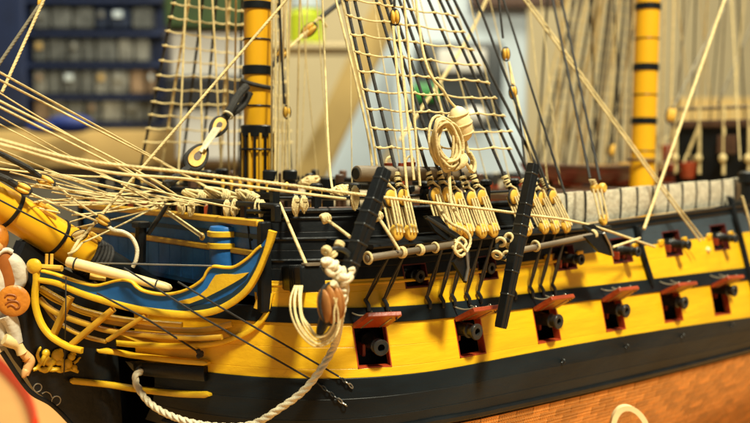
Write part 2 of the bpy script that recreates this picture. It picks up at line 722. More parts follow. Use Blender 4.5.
# mouldings on the black bulwark of the forecastle and the waist rail
for t, w in ((0.30, 0.11), (0.62, 0.12), (0.93, 0.10)):
    zf = frac(ZY1, ZRAIL_F, t)
    strake('moulding', lambda X, zf=zf, w=w: zf(X) - w / 2, lambda X, zf=zf, w=w: zf(X) + w / 2, 22.0, XF, BLK, off=0.09, ch=0.035)
strake('thin_moulding', lambda X: ZY1(X) - 0.20, lambda X: ZY1(X) - 0.10, 21.95, XF, YEL, off=0.035, ch=0.02)
strake('forecastle_rail', lambda X: ZRAIL_F(X), lambda X: ZRAIL_F(X) + 0.16, 22.0, XF, BLK, off=0.18, th=0.8, ch=0.05)
strake('waist_rail', lambda X: ZRAIL_W(X), lambda X: ZRAIL_W(X) + 0.17, XF, XEND, BLK, off=0.20, th=0.9, ch=0.05)
strake('waist_rail_moulding', lambda X: ZRAIL_W(X) - 0.24, lambda X: ZRAIL_W(X) - 0.12, XF, XEND, BLK, off=0.08, ch=0.03)

# ---- copper sheathing: single stamped plates where the photograph shows them, the rest as one sheet of plates
plate_w, plate_h = 1.08, 0.38
pm = MB().rbox((0, 0, 0), (XA, YA, ZA), (plate_w / 2 - 0.014, 0.035, plate_h / 2 - 0.013), 0.012)
psrc = None
rest = MB()
cnt = 0
for row in range(20):
    X = 23.5 + (row % 2) * plate_w / 2
    while X < 72:
        zc = ZCA(X) - 0.10 - plate_h * (row + 0.5) + 0.05 * row
        if zc < -21.5:
            break
        p = HS(X, zc, 0.0)
        qx, qy = proj(p)
        n = hnorm(X, zc)
        e = 0.3
        tx = (HS(X + e, ZCA(X + e) - ZCA(X) + zc) - HS(X - e, ZCA(X - e) - ZCA(X) + zc)).normalized()
        tz = tx.cross(-n).normalized()
        if tz.z < 0:
            tz = -tz
        n = tx.cross(tz)
        if n.y > 0:
            n = -n
        ctr = p + n * (0.02 + random.uniform(-0.006, 0.006))
        if -5 < qx < 762 and qy < 427 and cnt < 300:
            mw = Matrix((tx, -n, tz)).transposed().to_4x4()
            mw.translation = (ctr - Vector(SHIP['_o'])) * CM
            if psrc is None:
                psrc = pm.build('copper_plate', COPPER, SHIP, origin=Vector())
                psrc.matrix_local = mw
            else:
                copy_part(psrc, 'copper_plate', SHIP, mw)
            cnt += 1
        else:
            rest.rbox(ctr, (tx, -n, tz), (plate_w / 2 - 0.014, 0.035, plate_h / 2 - 0.013), 0.012)
        X += plate_w
print('copper plates', cnt)
o = rest.build('copper_sheathing', COPPER, SHIP)
o['kind'] = 'stuff'

# ---- small eye bolts below the lower ports
for px, py in ((624, 346), (680, 335.5), (730, 325), (560, 361)):
    p = HU(px, py, 0.05)
    n = hnorm(p.x, p.z)
    MB().torus(p + n * 0.10, n.cross(ZA), 0.085, 0.03, 12, 6).build('eye_bolt', IRON, SHIP)

# ---- deck and starboard side
ZD = -4.4
dk = MB()
xs = station_list(22.2, XEND)
dk.rings([[Vector((X, -half(X, ZD) + 0.3, ZD)), Vector((X, half(X, ZD) - 0.3, ZD)), Vector((X, half(X, ZD) - 0.3, ZD - 0.3)), Vector((X, -half(X, ZD) + 0.3, ZD - 0.3))] for X in xs])
dk.build('deck', DECK, SHIP, smooth=0)
MB().box((XEND - 0.3, 0, -12.0), AX, (0.25, 9.6, 9.5)).build('after_light_block', BLK, SHIP, smooth=0)  # unseen black cap added over the open hull end so ports stay dark
MB().box((53.0, 0, -10.6), AX, (29.5, 8.9, 0.15)).build('floor_light_block', BLK, SHIP, smooth=0)  # unseen black floor added to stop brightness showing through the ports
strake('starboard_side', lambda X: -23.0, lambda X: ZD - 0.3, XB0 + 0.4, XEND, BLK, off=0.0, side=-1)
strake('starboard_bulwark', lambda X: ZD - 0.28, lambda X: ZTOP(X) - 0.02, 22.0, XEND, RED, off=0.0, side=-1)
strake('starboard_rail', lambda X: ZTOP(X), lambda X: ZTOP(X) + 0.17, 22.0, XEND, BLK, off=0.2, th=0.9, side=-1, ch=0.05)

# ---- hammock cloths along the waist, cell by cell
NX0, NX1 = 35.35, PY(750, 190, -9.0).x
ncell = 13
nw = (NX1 - NX0) / ncell
ZN0 = lambda X: ZRAIL_W(X) + 0.18
HN_ = 1.42


def net_y(X, z):
    return -half(X, z) + 0.42


for sgn in (1, -1):
    for i in range(ncell + (6 if sgn < 0 else 0)):
        xa = NX0 + i * nw + 0.015
        xb = NX0 + (i + 1) * nw - 0.015
        mb = MB()
        gx, gz = 7, 9
        rings = []
        for iz in range(gz):
            t = iz / (gz - 1)
            ring = []
            for side_ in (0, 1):
                for ix in range(gx):
                    u = ix / (gx - 1) if side_ == 0 else 1 - ix / (gx - 1)
                    X = xa + (xb - xa) * u
                    z = ZN0(X) + HN_ * (t if 0 < t < 1 else t) * (0.985 + 0.02 * math.sin(i * 1.7))
                    bul = 0.15 * (math.sin(math.pi * min(max(t, 0.03), 0.97)) ** 0.22) * (0.84 + 0.16 * math.sin(math.pi * min(max(u, 0.06), 0.94)) ** 0.5)
                    bul += 0.02 * math.sin(7 * u + i * 2.1) * math.sin(5 * t + i) + random.uniform(-0.012, 0.012)
                    y0 = net_y(X, ZN0(X)) + 0.02 * t
                    y = y0 - bul if side_ == 0 else y0 + bul
                    ring.append(Vector((X, sgn * y, z)))
            rings.append(ring)
        mb.rings(rings).build('hammock_cloth', CLOTH, SHIP, smooth=60)
        if sgn > 0:
            c = MB()
            pts = []
            for k in range(9):
                t = k / 8
                X = xa - 0.015
                bul = 0.12 * (math.sin(math.pi * min(max(t, 0.03), 0.97)) ** 0.22)
                pts.append(Vector((X, net_y(X, ZN0(X)) - bul - 0.03, ZN0(X) + HN_ * t)))
            c.tube(pts, 0.05, 6).build('netting_cord', TARR, SHIP)

# ---- fenders (vertical skids) on the hull side
for pts, w in (([(634, 226), (637, 240), (643, 262), (650, 284)], 0.28), ([(728, 197), (735, 225), (742, 252), (749, 280), (757, 312)], 0.30)):
    P = smooth_path([HU(a, b, 0.12) for a, b in pts], 6)
    MB().ribbon(P, Vector((0, -1, -0.25)).normalized(), w, 0.28).build('fender', BLK, SHIP)

# ---- gunports
def band_pt(X, t, off=0.0):
    z = ZB2(X) * (1 - t) + ZY2(X) * t
    return HS(X, z, off)


def gunport(xl, xr, ztop, zbot, lid=True, depth=0.30, tilt=31.0):
    g = part('gunport', SHIP)
    xm = (xl + xr) / 2
    n = hnorm(xm, (ztop(xm) + zbot(xm)) / 2)
    n0 = Vector((n.x, n.y, 0)).normalized()
    tl, tr = HS(xl, ztop(xl)), HS(xr, ztop(xr))
    bl, br = HS(xl, zbot(xl)), HS(xr, zbot(xr))
    ins = -n0 * depth
    fr = 0.045
    up = (tl - bl).normalized()
    al = (br - bl).normalized()
    out = n0 * 0.012
    # lining boards set just inside the opening
    for nm, a, b, w in (('port_sill', bl, br, up), ('port_jamb', br, tr, -al), ('port_jamb', bl, tl, al), ('port_head', tl, tr, -up)):
        q = [a + out, b + out, b + ins, a + ins]
        mb = MB()
        mb.add(q + [p + w * fr for p in q], [(0, 1, 2, 3), (7, 6, 5, 4), (0, 4, 5, 1), (1, 5, 6, 2), (2, 6, 7, 3), (3, 7, 4, 0)])
        mb.build(nm, RED if lid else DARKR, g, smooth=0)
    # black sheet added as the darkness inside the port
    mb = MB()
    e = 0.02
    ins2 = -n0 * (1.25 if lid else 0.5)
    gx_, gu_ = al * (1.3 if lid else 0.5), up * (0.5 if lid else 0.35)
    q = [bl + ins2 - gx_ - gu_, br + ins2 + gx_ - gu_, tr + ins2 + gx_ + gu_, tl + ins2 - gx_ + gu_]
    mb.add([p + n0 * 0.0 for p in q] + [p - n0 * 0.1 for p in q], [(0, 1, 2, 3), (7, 6, 5, 4), (0, 4, 5, 1), (1, 5, 6, 2), (2, 6, 7, 3), (3, 7, 4, 0)])
    mb.build('port_dark_sheet', BLK, g, smooth=0)
    if lid:
        th_ = rad(tilt)
        nl = (n0 + Vector((0, -2.0, 0))).normalized()
        d = (nl * math.cos(th_) + ZA * math.sin(th_)).normalized()
        L = 1.06
        nn = al.cross(d).normalized()
        if nn.z < 0:
            nn = -nn
        base = n0 * 0.05 + ZA * 0.01
        ctr = (tl + tr) / 2 + base + d * (L / 2)
        hw = (tr - tl).length / 2 * 0.99
        lb = MB().rbox(ctr, (al, d, nn), (hw, L / 2, 0.085), 0.025).build('port_lid', LIDR, g, smooth=20)
        for s in (-0.55, 0.55):
            c = (tl + tr) / 2 + base + al * (hw * s)
            MB().rbox(c + d * 0.40 + nn * 0.102, (d, al, nn), (0.46, 0.06, 0.018), 0.01).build('hinge_strap', IRON, g)
            MB().rbox(c + d * 0.45 - nn * 0.096, (d, al, nn), (0.40, 0.035, 0.012), 0.008).build('hinge_strap', STEEL, g)
            # ring and lanyard from the lid up to the black band
            rp = c + d * 0.86 + nn * 0.14
            MB().torus(rp, al, 0.055, 0.018, 12, 6).build('lid_ring', STEEL, g)
            q0 = HS(c.x + 0.05, ZB2(c.x) * 0.25 + ZB1(c.x) * 0.75, 0.08) - XA * 0.35
            pts = sag(q0, rp, 0.10, 8)
            MB().tube(pts, 0.028, 6).build('lid_lanyard', GREYR, g)
        MB().torus(ctr + al * (hw * 0.8) + d * 0.36 - nn * 0.10, al, 0.06, 0.02, 12, 6).build('lid_ring', IRON, g)
    return g


CANNON = []


def cannon(c, ax, s, label, group, carriage=True):
    """c: centre of the muzzle face, ax: outward axis"""
    ax = Vector(ax).normalized()
    t = thing('cannon', label, 'cannon', c - ax * 1.5 - ZA * 0.3, group)
    prof = [(-2.6, 0.05), (-2.58, 0.30), (-2.2, 0.31), (-2.15, 0.28), (-1.2, 0.26), (-1.15, 0.29), (-1.05, 0.29), (-1.0, 0.235), (-0.42, 0.20), (-0.38, 0.235), (-0.32, 0.235), (-0.28, 0.19), (-0.16, 0.205), (-0.07, 0.25), (-0.03, 0.255), (0.0, 0.235), (0.0, 0.115), (-0.5, 0.105), (-0.5, 0.01)]
    b = MB().lathe(c, ax, [(d * s, r * s) for d, r in prof], 24).build('barrel', IRON, t, smooth=45)
    if carriage:
        sd = ax.cross(ZA).normalized()
        up = sd.cross(ax)
        for k in (-1, 1):
            MB().rbox(c - ax * (1.75 * s) - up * (0.26 * s) + sd * (0.24 * s * k), (ax, sd, up), (0.8 * s, 0.05 * s, 0.2 * s), 0.02).build('carriage_cheek', RED, t)
    return t


pz = lambda t: (lambda X: ZB2(X) * (1 - t) + ZY2(X) * t)
ordinal = ['first', 'second', 'third', 'fourth', 'fifth', 'sixth']
MUZ = [(382, 348), (476, 332.5), (559, 322), (627, 311), (686, 303), (736, 291)]
for i, (xl, xr) in enumerate(lports):
    gunport(xl, xr, pz(PT), pz(PB), tilt=31 + (0, -3, 2, 4, -2, 1)[i])
    xm = (xl + xr) / 2
    zc = ZB2(xm) * 0.46 + ZY2(xm) * 0.54
    n = hnorm(xm, zc)
    ax = Vector((n.x, n.y, 0)).normalized()
    if i > 0:
        ax = Vector((0.0, -1, 0))
    # muzzle where the photograph shows it, on the port's centre line
    d = ray(*MUZ[i])
    c = HS(xm, zc) + ax * (0.45 if i == 0 else 0.62)
    k = (c - CAM).dot(ax)
    c2 = CAM + d * (k / d.dot(ax))
    c2.x = c.x + (c2.x - c.x) * 0.8
    cannon(c2, ax, 1.12 if i == 0 else 1.2, 'dark iron cannon in the %s red lidded lower gunport counted from the bow' % ordinal[i], 'lower deck cannons')

uz0 = lambda X: frac(ZB1, ZY1, UB)(X)
for i, (xl, xr) in enumerate(uports):
    gunport(xl, xr, zU, uz0, lid=False)
    xm = (xl + xr) / 2
    zc = (zU(xm) + uz0(xm)) / 2
    ax = Vector((0, -1, 0.0))
    pr = 0.9 if i > 1 else 0.25
    cannon(HS(xm, zc) + ax * pr, ax, 0.92, 'dark iron cannon in the %s upper gunport from the bow%s' % (ordinal[i], '' if i > 1 else ', shadowed under the chains'), 'upper deck cannons')
    if i > 1:
        for sx, hgt in ((xl - 0.32, 0.34), (xr + 0.30, 0.30)):
            c = HS(sx, ZY1(sx) + 0.02, 0.03)
            MB().rbox(c, (XA, -hnorm(sx, c.z), ZA), (0.22, 0.08, hgt / 2), 0.05).build('port_chock', YEL, SHIP)
# a pale fairlead knob between the upper ports
p = HU(707.5, 250, 0.0)
MB().blob(p, AX, (0.16, 0.16, 0.16)).build('fairlead_knob', BOOM, SHIP)

# ================================================================== BOW AND HEAD
# ---- knee of the head and stem on the centre plane
KN = [(21, 241), (34, 252), (48, 262), (75, 275), (110, 300), (113, 360), (120, 470), (108, 470), (72, 424), (61, 414), (50, 402), (42, 397), (33, 391), (27, 384), (20, 372), (9, 358), (0, 343), (-6, 330), (-4, 312), (2, 290), (10, 268)]
MB().prism([PY(a, b, 0) for a, b in KN], YA, 0.9).build('stem_knee', BLK, SHIP, smooth=20)
# lower edge facing strip with worn dots
P = smooth_path([PY(a, b, -0.46) for a, b in [(2, 352), (20, 379), (33, 394), (52, 405), (72, 425), (90, 447)]], 6)
MB().ribbon(P, -YA, 0.16, 0.08).build('stem_strip', BLK, SHIP)
# painted scroll work (flat print) on the knee as thin rings
for (a, b), R in (((37.5, 388), 0.15), ((56, 401), 0.17)):
    MB().torus(PY(a, b, -0.455), YA, R, 0.022, 18, 6).build('scroll_ring', STEEL, SHIP)
P = smooth_path([PY(a, b, -0.455) for a, b in [(42, 394), (46, 392), (50, 394), (52, 398)]], 5)
MB().tube(P, 0.018, 6).build('scroll_line', STEEL, SHIP)

# ---- beakhead bulkhead (blue) across the bow
BX = 22.0
zt = PX(200, 218, BX).z
zb = PX(200, 285, BX).z
yb_ = 6.85
MB().box((BX + 0.1, 0, (zt + zb) / 2), AX, (0.1, yb_, (zt - zb) / 2)).build('beakhead_bulkhead', BLUE, SHIP, smooth=0)
MB().rbox((BX - 0.04, 0, zt + 0.04), (YA, XA, ZA), (yb_ + 0.1, 0.16, 0.115), 0.04).build('beakhead_moulding', OCHRE, SHIP)
z2 = PX(200, 245, BX).z
MB().rbox((BX - 0.04, 0, z2), (YA, XA, ZA), (yb_, 0.1, 0.105), 0.04).build('beakhead_moulding', OCHRE, SHIP)
MB().box((BX - 0.012, 0, (zt + z2) / 2 + 0.06), AX, (0.02, yb_ - 0.02, 0.08)).build('beakhead_band', DBLUE, SHIP, smooth=0)
# plank lines of the bulkhead as standing boards
for i in range(16):
    y = -yb_ + 0.428 + i * 0.856
    MB().rbox((BX - 0.02, y, z2 - 0.74), (ZA, XA, YA), (0.60, 0.035, 0.418), 0.015).build('bulkhead_board', BLUE, SHIP)
for sg_ in (-1, 1):
    MB().rbox((BX + 0.06, sg_ * (yb_ + 0.16), (zt + zb) / 2 - 0.2), (ZA, XA, YA), ((zt - zb) / 2 + 0.3, 0.22, 0.16), 0.05).build('corner_post', BLK, SHIP)
# round house: half cylinder with gold bands and domed top
rc = PX(225, 240, BX)
rr = 0.56
g = part('roundhouse', SHIP)
ztop = PX(225, 231, BX - rr).z
z1 = PX(225, 236, BX - rr).z
z2b = PX(225, 248, BX - rr).z
zbt = PX(225, 275, BX - rr).z
MB().lathe((BX, rc.y, zbt), ZA, [(0, rr), (ztop - zbt, rr), (ztop - zbt + 0.08, rr * 0.93), (ztop - zbt + 0.12, rr * 0.4)], 28).build('roundhouse_wall', BLUE, g)
for zz in (z1, z2b):
    MB().lathe((BX, rc.y, zz - 0.11), ZA, [(0, rr + 0.01), (0.03, rr + 0.07), (0.19, rr + 0.07), (0.22, rr + 0.01)], 28).build('roundhouse_band', GOLD, g)
# dark timber and little post near the bowsprit foot
pa = PX(140, 262, 20.6)
pb = PX(141, 226, 20.6)
MB().tube([pa, pb], 0.22, 8).build('knight_head', BLK, SHIP)
MB().rbox(pb + ZA * 0.05, (YA, XA, ZA), (0.3, 0.25, 0.12), 0.05).build('knight_head_cap', BLK, SHIP)
MB().tube([PX(148, 234, 20.9), PX(168, 204, 21.4)], 0.09, 7).build('iron_crane', IRON, SHIP)

# ---- head: blue panel between gold rails, traced on the head plane
up_rail = [(42, 271), (54, 274), (66, 278), (80, 282.5), (95, 285.5), (106, 283.5), (115, 281), (124, 280), (132, 282), (137, 287), (145, 291.5), (162, 294.5), (178, 292.5), (192, 287), (203, 279), (207.5, 271), (213, 266.5), (225, 267.5), (235, 266.5), (248, 258), (256, 250), (261, 246)]
lo_rail = [(40, 280), (58, 283.5), (80, 293), (105, 301), (132, 308), (160, 312.5), (190, 314.5), (214, 311), (232, 302.5), (247, 290), (257, 274), (264, 258), (269, 244), (272.5, 231)]


def curve_hp(pts, off=0.0, n=6):
    return smooth_path([HP(a, b, off) for a, b in pts], n)


panel = curve_hp(up_rail, -0.05) + list(reversed(curve_hp(lo_rail, -0.05)))
MB().prism(panel, HN, 0.16).build('head_panel', BLUE, SHIP, smooth=0)
MB().ribbon(curve_hp(up_rail, 0.03), HN, 0.095, 0.18).build('upper_head_rail', GOLD, SHIP)
MB().ribbon(curve_hp(lo_rail, 0.05), HN, lambda t: 0.185 + 0.055 * math.sin(math.pi * min(1, t * 1.1)) + (0.09 if t > .85 else 0) * (t - .85) / .15, 0.24).build('main_head_rail', GOLD, SHIP)
wedge = [(216, 275), (223, 274), (235, 274.5), (249, 272.5), (243, 277.5), (233, 283.5), (220, 290.5), (205, 298), (190, 303.5), (181, 303), (179, 301), (190, 298.5), (200, 295), (208, 288), (212, 281)]
MB().prism([HP(a, b, 0.06) for a, b in wedge], HN, 0.14).build('gold_inlay', GOLD, SHIP, smooth=20)
dk_in = [(190, 306.5), (212, 303), (232, 293), (247, 280), (256, 264), (262, 247), (266, 245), (263, 259), (255, 275), (245, 289), (230, 301), (212, 309), (192, 311)]
MB().prism([HP(a, b, 0.035) for a, b in dk_in], HN, 0.05).build('dark_inlay', DBLUE, SHIP, smooth=20)

# hair bracket that curls up behind the figurehead, with its round volute
br = [(35.5, 268), (36, 280), (34.5, 294), (35.5, 308), (41, 324), (50, 336), (62, 344), (72, 348.5), (82, 351)]
BRP = smooth_path([HP(a, b, 0.12) for a, b in br], 6)
g = part('hair_bracket', SHIP)
MB().ribbon(BRP, HN, 0.20, 0.2).build('bracket_rail', GOLD, g)
MB().lathe(HP(35, 266, 0.08), HN, [(0, 0.05), (0, 0.26), (0.10, 0.27), (0.17, 0.2), (0.2, 0.05)], 20).build('volute', GOLD, g)
# middle and lower head rails (interrupted where the timbers cross)
for nm, pts, w in (('middle_head_rail', [(40, 288), (52, 295), (66, 303), (80, 309.5), (104, 316), (126, 320), (150, 322.5), (182, 325)], 0.17),
                   ('middle_head_rail_moulding', [(41, 292), (53, 300), (66, 306), (82, 313), (94, 316.5)], 0.07),
                   ('lower_head_rail', [(39, 299), (47, 307), (58, 314), (72, 319.5), (90, 325.5), (110, 331), (140, 334.5), (190, 338), (222, 337)], 0.18)):
    MB().ribbon(curve_hp(pts, -0.22), HN, w, 0.2).build(nm, OCHRE if 'lower' in nm else GOLD, SHIP)
MB().ribbon(curve_hp([(92, 318), (118, 323), (145, 327), (180, 330.5), (206, 330), (232, 324)], -0.4), HN, 0.2, 0.16).build('inner_head_rail', OCHRE, SHIP)
MB().ribbon(curve_hp([(44, 305), (54, 318), (68, 329), (86, 337), (106, 342)], -0.3), HN, 0.13, 0.16).build('inner_head_rail', OCHRE, SHIP)
# slanting head timbers
for (a, b, c, d, w, m_) in ((70, 297, 53, 335, 0.22, OCHRE), (113, 309, 72, 344, 0.21, OCHRE), (146, 315, 108, 340, 0.16, OCHRE)):
    MB().ribbon([HP(a, b, 0.02), HP((a + c) / 2, (b + d) / 2, 0.0), HP(c, d, -0.05)], HN, w, 0.26).build('head_timber', m_, SHIP)
# black sheet standing in for the shaded space behind the head timbers
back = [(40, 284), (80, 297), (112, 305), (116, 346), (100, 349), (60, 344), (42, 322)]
MB().prism([HP(a, b, -1.0) for a, b in back], HN, 0.1).build('head_shade_sheet', BLK, SHIP, smooth=0)
# the big cheek rail sweeping up to the cathead
ck = [(272, 293), (270, 301), (268, 311), (262, 321), (250, 331), (235, 338), (220, 342.5), (200, 345), (178, 345), (150, 343.5), (120, 340), (104, 337)]
P = [HU(a, b, o) for (a, b), o in zip(ck, (0.1, 0.1, 0.1, 0.1, 0.1, 0.1, 0.12, 0.2, 0.3, 0.42, 0.55, 0.6))]
NV = [hnorm(max(p.x + 0.3, 20.1), p.z) for p in P]
P = smooth_path(P, 6)
NV = [v.normalized() for v in smooth_path(NV, 6)]
MB().ribbon(P, lambda i: NV[i], 0.19, 0.2).build('cheek_rail', GOLD, SHIP)
# ochre filling under the cheek rail
fl = [(118, 341), (150, 345), (180, 347), (212, 346), (236, 339), (226, 330), (190, 333), (150, 331), (112, 329)]
MB().prism([HU(a, b, 0.12) for a, b in fl], -XA, 0.1).build('cheek_filling', OCHRE, SHIP, smooth=0)
# two straight gold cheeks from the knee along the bow and the black hawse bolster between them


def cheek(pts, w, name='cheek'):
    P, NV = [], []
    for a, b in pts:
        if a < 122:
            P.append(PY(a, b, -0.64 - max(0, a - 96) * 0.012))
            NV.append(Vector((-0.3, -1, 0)).normalized())
        else:
            q = HU(a, b, 0.0)
            n = hnorm(max(q.x, 20.08), q.z)
            P.append(q + n * 0.16)
            NV.append(n)
    P = smooth_path(P, 7)
    NV = [v.normalized() for v in smooth_path(NV, 7)]
    MB().ribbon(P, lambda i: NV[i], lambda t: w * (0.35 + 0.65 * math.sqrt(max(0.0, min(1.0, 1 - (max(0.0, abs(2 * t - 1) - 0.93) / 0.07) ** 2)))), 0.22).build(name, GOLD, SHIP)


cheek([(96.5, 350), (116, 352.5), (134, 354.5), (150, 356.5), (180, 360), (211.5, 362.5)], 0.20)
cheek([(70, 381), (90, 383), (112, 385.5), (140, 388.5), (180, 393), (213, 394)], 0.21)
P = smooth_path([HU(a, b, 0.10) for a, b in [(133, 366), (150, 368.5), (180, 371), (208, 373.5)]], 5)
MB().ribbon(P, lambda i: hnorm(P[i].x, P[i].z), 0.50, 0.30, b=0.2).build('hawse_bolster', BLK, SHIP)
# hawse hole ring
p = HU(147, 369, 0.26)
MB().torus(p, hnorm(p.x, p.z), 0.17, 0.05, 16, 8).build('hawse_ring', IRON, SHIP)

# ---- gold carving on the knee: two rearing beasts on a scroll
g = part('crest_carving', SHIP)
Yk = -0.52


def carve(name, blobs, tubes):
    mb = MB()
    for a, b, rx, rz in blobs:
        c = PY(a, b, Yk)
        mb.blob(c, AX, (rx, 0.13, rz), 12, 8)
    for pts, r0, r1 in tubes:
        P = smooth_path([PY(a, b, Yk - 0.03) for a, b in pts], 5)
        mb.tube(P, lambda t: r0 + (r1 - r0) * t, 7)
    mb.build(name, GOLD, g, smooth=70)


carve('beast', [(46, 353.5, 0.15, 0.16), (57.5, 355.5, 0.24, 0.24), (51, 362, 0.24, 0.16), (60, 362, 0.2, 0.14)],
      [([(40, 362), (37.5, 356), (38.5, 351), (40.5, 347.5), (39.5, 351)], 0.07, 0.03), ([(45, 356), (42, 361), (38, 367), (35, 370)], 0.10, 0.06), ([(52, 360), (50, 367), (47, 371)], 0.10, 0.07), ([(60, 358), (63, 365), (61, 371)], 0.10, 0.06), ([(58, 351), (61, 350), (62, 353)], 0.08, 0.04), ([(49, 357), (46, 360), (43, 366)], 0.09, 0.05)])
carve('beast', [(71.5, 357, 0.15, 0.15), (68, 364, 0.17, 0.2), (74, 368, 0.12, 0.12)],
      [([(74, 363), (77, 361), (79, 358.5), (80.5, 357.5)], 0.06, 0.03), ([(67, 365), (65, 370), (63, 372)], 0.09, 0.05), ([(73, 367), (77, 371)], 0.08, 0.05), ([(71, 354), (74, 353), (76, 355)], 0.07, 0.03)])
carve('scroll_base', [(44, 369.5, 0.2, 0.09), (55, 369.5, 0.25, 0.09), (66, 370, 0.2, 0.07)],
      [([(33, 370), (38, 368.5), (45, 371.5), (52, 368.5), (60, 371.5), (68, 369), (78, 372)], 0.07, 0.06)])

# ---- figurehead on the stem: robed figure with round shield
g = part('figurehead', SHIP)
YF = -0.5
mb = MB()   # continuous body: torso and hips
P = smooth_path([PY(a, b, YF + 0.25) for a, b in [(-4, 254), (1, 268), (3, 285), (4, 305), (4, 318), (5, 328)]], 6)
mb.tube(P, lambda t: 0.36 + 0.10 * math.sin(math.pi * t * 1.5), 16)
mb.build('body', WHITE, g, smooth=70)
P = smooth_path([PY(a, b, YF + 0.14) for a, b in [(-5, 252), (2, 258), (6, 268), (7, 282), (6, 296)]], 6)
MB().tube(P, lambda t: 0.34 + 0.08 * math.sin(math.pi * t), 16).build('waistcoat', DORNG, g, smooth=70)
P = smooth_path([PY(a, b, YF - 0.06) for a, b in [(8, 257), (14, 263), (18, 272), (18.5, 281), (14, 289), (10, 294)]], 6)
MB().tube(P, [0.17 + 0.15 * math.sin(math.pi * min(1, 0.1 + i / (len(P) * 0.9))) for i in range(len(P))], 14).build('sleeve', WHITE, g, smooth=70)
P = smooth_path([PY(a, b, YF - 0.12) for a, b in [(-4, 262), (2, 257), (8, 255.5), (14, 259), (17.5, 265)]], 6)
MB().tube(P, lambda t: 0.10 - 0.03 * t, 9, flat=0.7).build('shoulder_edge', ORNG, g, smooth=70)
P = smooth_path([PY(a, b, YF - 0.2) for a, b in [(-4, 256), (2, 251), (8, 250), (12, 252)]], 6)
MB().tube(P, 0.085, 9).build('collar_edge', WHITE, g, smooth=70)
c = PY(-1, 238, YF)
MB().blob(c, AX, (0.32, 0.34, 0.48), 18, 12).build('helmet', ORNG, g, smooth=70)
MB().blob(PY(-3, 246, YF - 0.1), AX, (0.22, 0.24, 0.26), 14, 10).build('face', SKIN, g, smooth=70)
MB().blob(PY(5, 250, YF - 0.06), AX, (0.15, 0.12, 0.09), 12, 8).build('collar', DBLUE, g, smooth=70)
sc_ = PY(13.5, 301, YF - 0.42)
sn = (CAM - sc_)
sn.z *= 0.3
sn = (sn.normalized() + Vector((-0.15, 0, 0))).normalized()
shield = MB().lathe(sc_ - sn * 0.08, sn, [(0, 0.45), (0.02, 0.54), (0.10, 0.545), (0.14, 0.50), (0.155, 0.40), (0.17, 0.2), (0.172, 0.01)], 32).build('shield', ORNG, g, smooth=50)
su = ZA.cross(sn).normalized()
sv = sn.cross(su)


def on_shield(pts, r, nm, sub):
    P = smooth_path([sc_ + sn * 0.095 + su * a + sv * b for a, b in pts], 6)
    MB().tube(P, r, 7).build(nm, DORNG, sub, smooth=70)


on_shield([(-0.26, 0.16), (-0.18, 0.24), (0.0, 0.22), (0.10, 0.15), (0.02, 0.06), (-0.10, 0.06), (-0.18, 0.10)], 0.032, 'emblem', g)
on_shield([(-0.24, -0.08), (-0.12, 0.0), (0.08, 0.0), (0.19, -0.08), (0.20, -0.20), (0.10, -0.24), (0.02, -0.17), (-0.08, -0.12), (-0.18, -0.16)], 0.034, 'emblem', g)
P = smooth_path([PY(a, b, YF - 0.1) for a, b in [(6, 314), (11, 322), (14, 332), (17, 343)]], 6)
MB().tube(P, lambda t: 0.30 - 0.10 * t, 12).build('trousers', WHITE, g, smooth=70)
P = smooth_path([PY(a, b, YF + 0.2) for a, b in [(-2, 318), (0, 330), (3, 338), (5, 344)]], 6)
MB().tube(P, lambda t: 0.26 - 0.06 * t, 12).build('trousers', WHITE, g, smooth=70)
P = smooth_path([PY(a, b, YF - 0.1) for a, b in [(4, 339), (12, 342), (18, 346), (22, 353)]], 5)
MB().tube(P, lambda t: 0.20 + 0.03 * math.sin(6 * t), 12).build('boot', BOOM, g, smooth=70)
P = smooth_path([PY(a, b, YF - 0.05) for a, b in [(22, 352), (27, 357), (30, 361), (28, 367), (25, 375)]], 6)
MB().tube(P, lambda t: 0.16 - 0.02 * t + (0.03 * math.sin(math.pi * t)), 10).build('leg', SKIN, g, smooth=70)
MB().torus(PY(27, 358, YF - 0.05), Vector((0.6, 0, -0.7)), 0.15, 0.04, 14, 7).build('garter', ORNG, g)
P = smooth_path([PY(a, b, YF - 0.08) for a, b in [(27, 369), (25, 373), (23, 378)]], 4)
MB().tube(P, [0.10, 0.13, 0.14, 0.14, 0.13, 0.12, 0.10, 0.08, 0.05], 10).build('foot', SKIN, g, smooth=70)

# ---- bowsprit with iron bands and cleats
bs0 = PY(-45, 176.5, 0)
bs1 = PY(73, 247.5, 0)
ba = (bs1 - bs0).normalized()
bend = bs1 + ba * 4.5
g = part('bowsprit', SHIP)
mb = MB()
mb.lathe(bs0, ba, [(0, 0.62), ((bs1 - bs0).length, 0.70), ((bs1 - bs0).length + 0.6, 0.71)], 28)
mb.build('spar', MAST, g)
MB().lathe(bs1 + ba * 0.6, ba, [(0, 0.70), ((bend - bs1).length, 0.70)], 28).build('bowsprit_heel', BLK, g)
for px_, py_ in ((9, 213), (56, 238.5)):
    q = PY(px_, py_, 0)
    t = (q - bs0).dot(ba)
    q = bs0 + ba * t
    MB().lathe(q - ba * 0.07, ba, [(0, 0.69), (0.02, 0.735), (0.12, 0.735), (0.14, 0.69)], 28).build('iron_band', BLK, g)
for k in range(5):
    q = bs1 + ba * (0.62 + 0.15 * k)
    MB().torus(q, ba, 0.74, 0.075, 28, 7).build('gammoning', TARR, g)
su_ = YA.cross(ba).normalized()
if su_.z < 0:
    su_ = -su_
for t, s_ in ((-1.9, 0.0), (-1.7, -0.35), (0.30, -0.3), (0.5, 0.25)):
    q = bs1 + ba * t + su_ * 0.68 - YA * (0.25 - s_)
    MB().rbox(q, (ba, YA, su_), (0.26, 0.1, 0.09), 0.04).build('cleat', BOX, g)

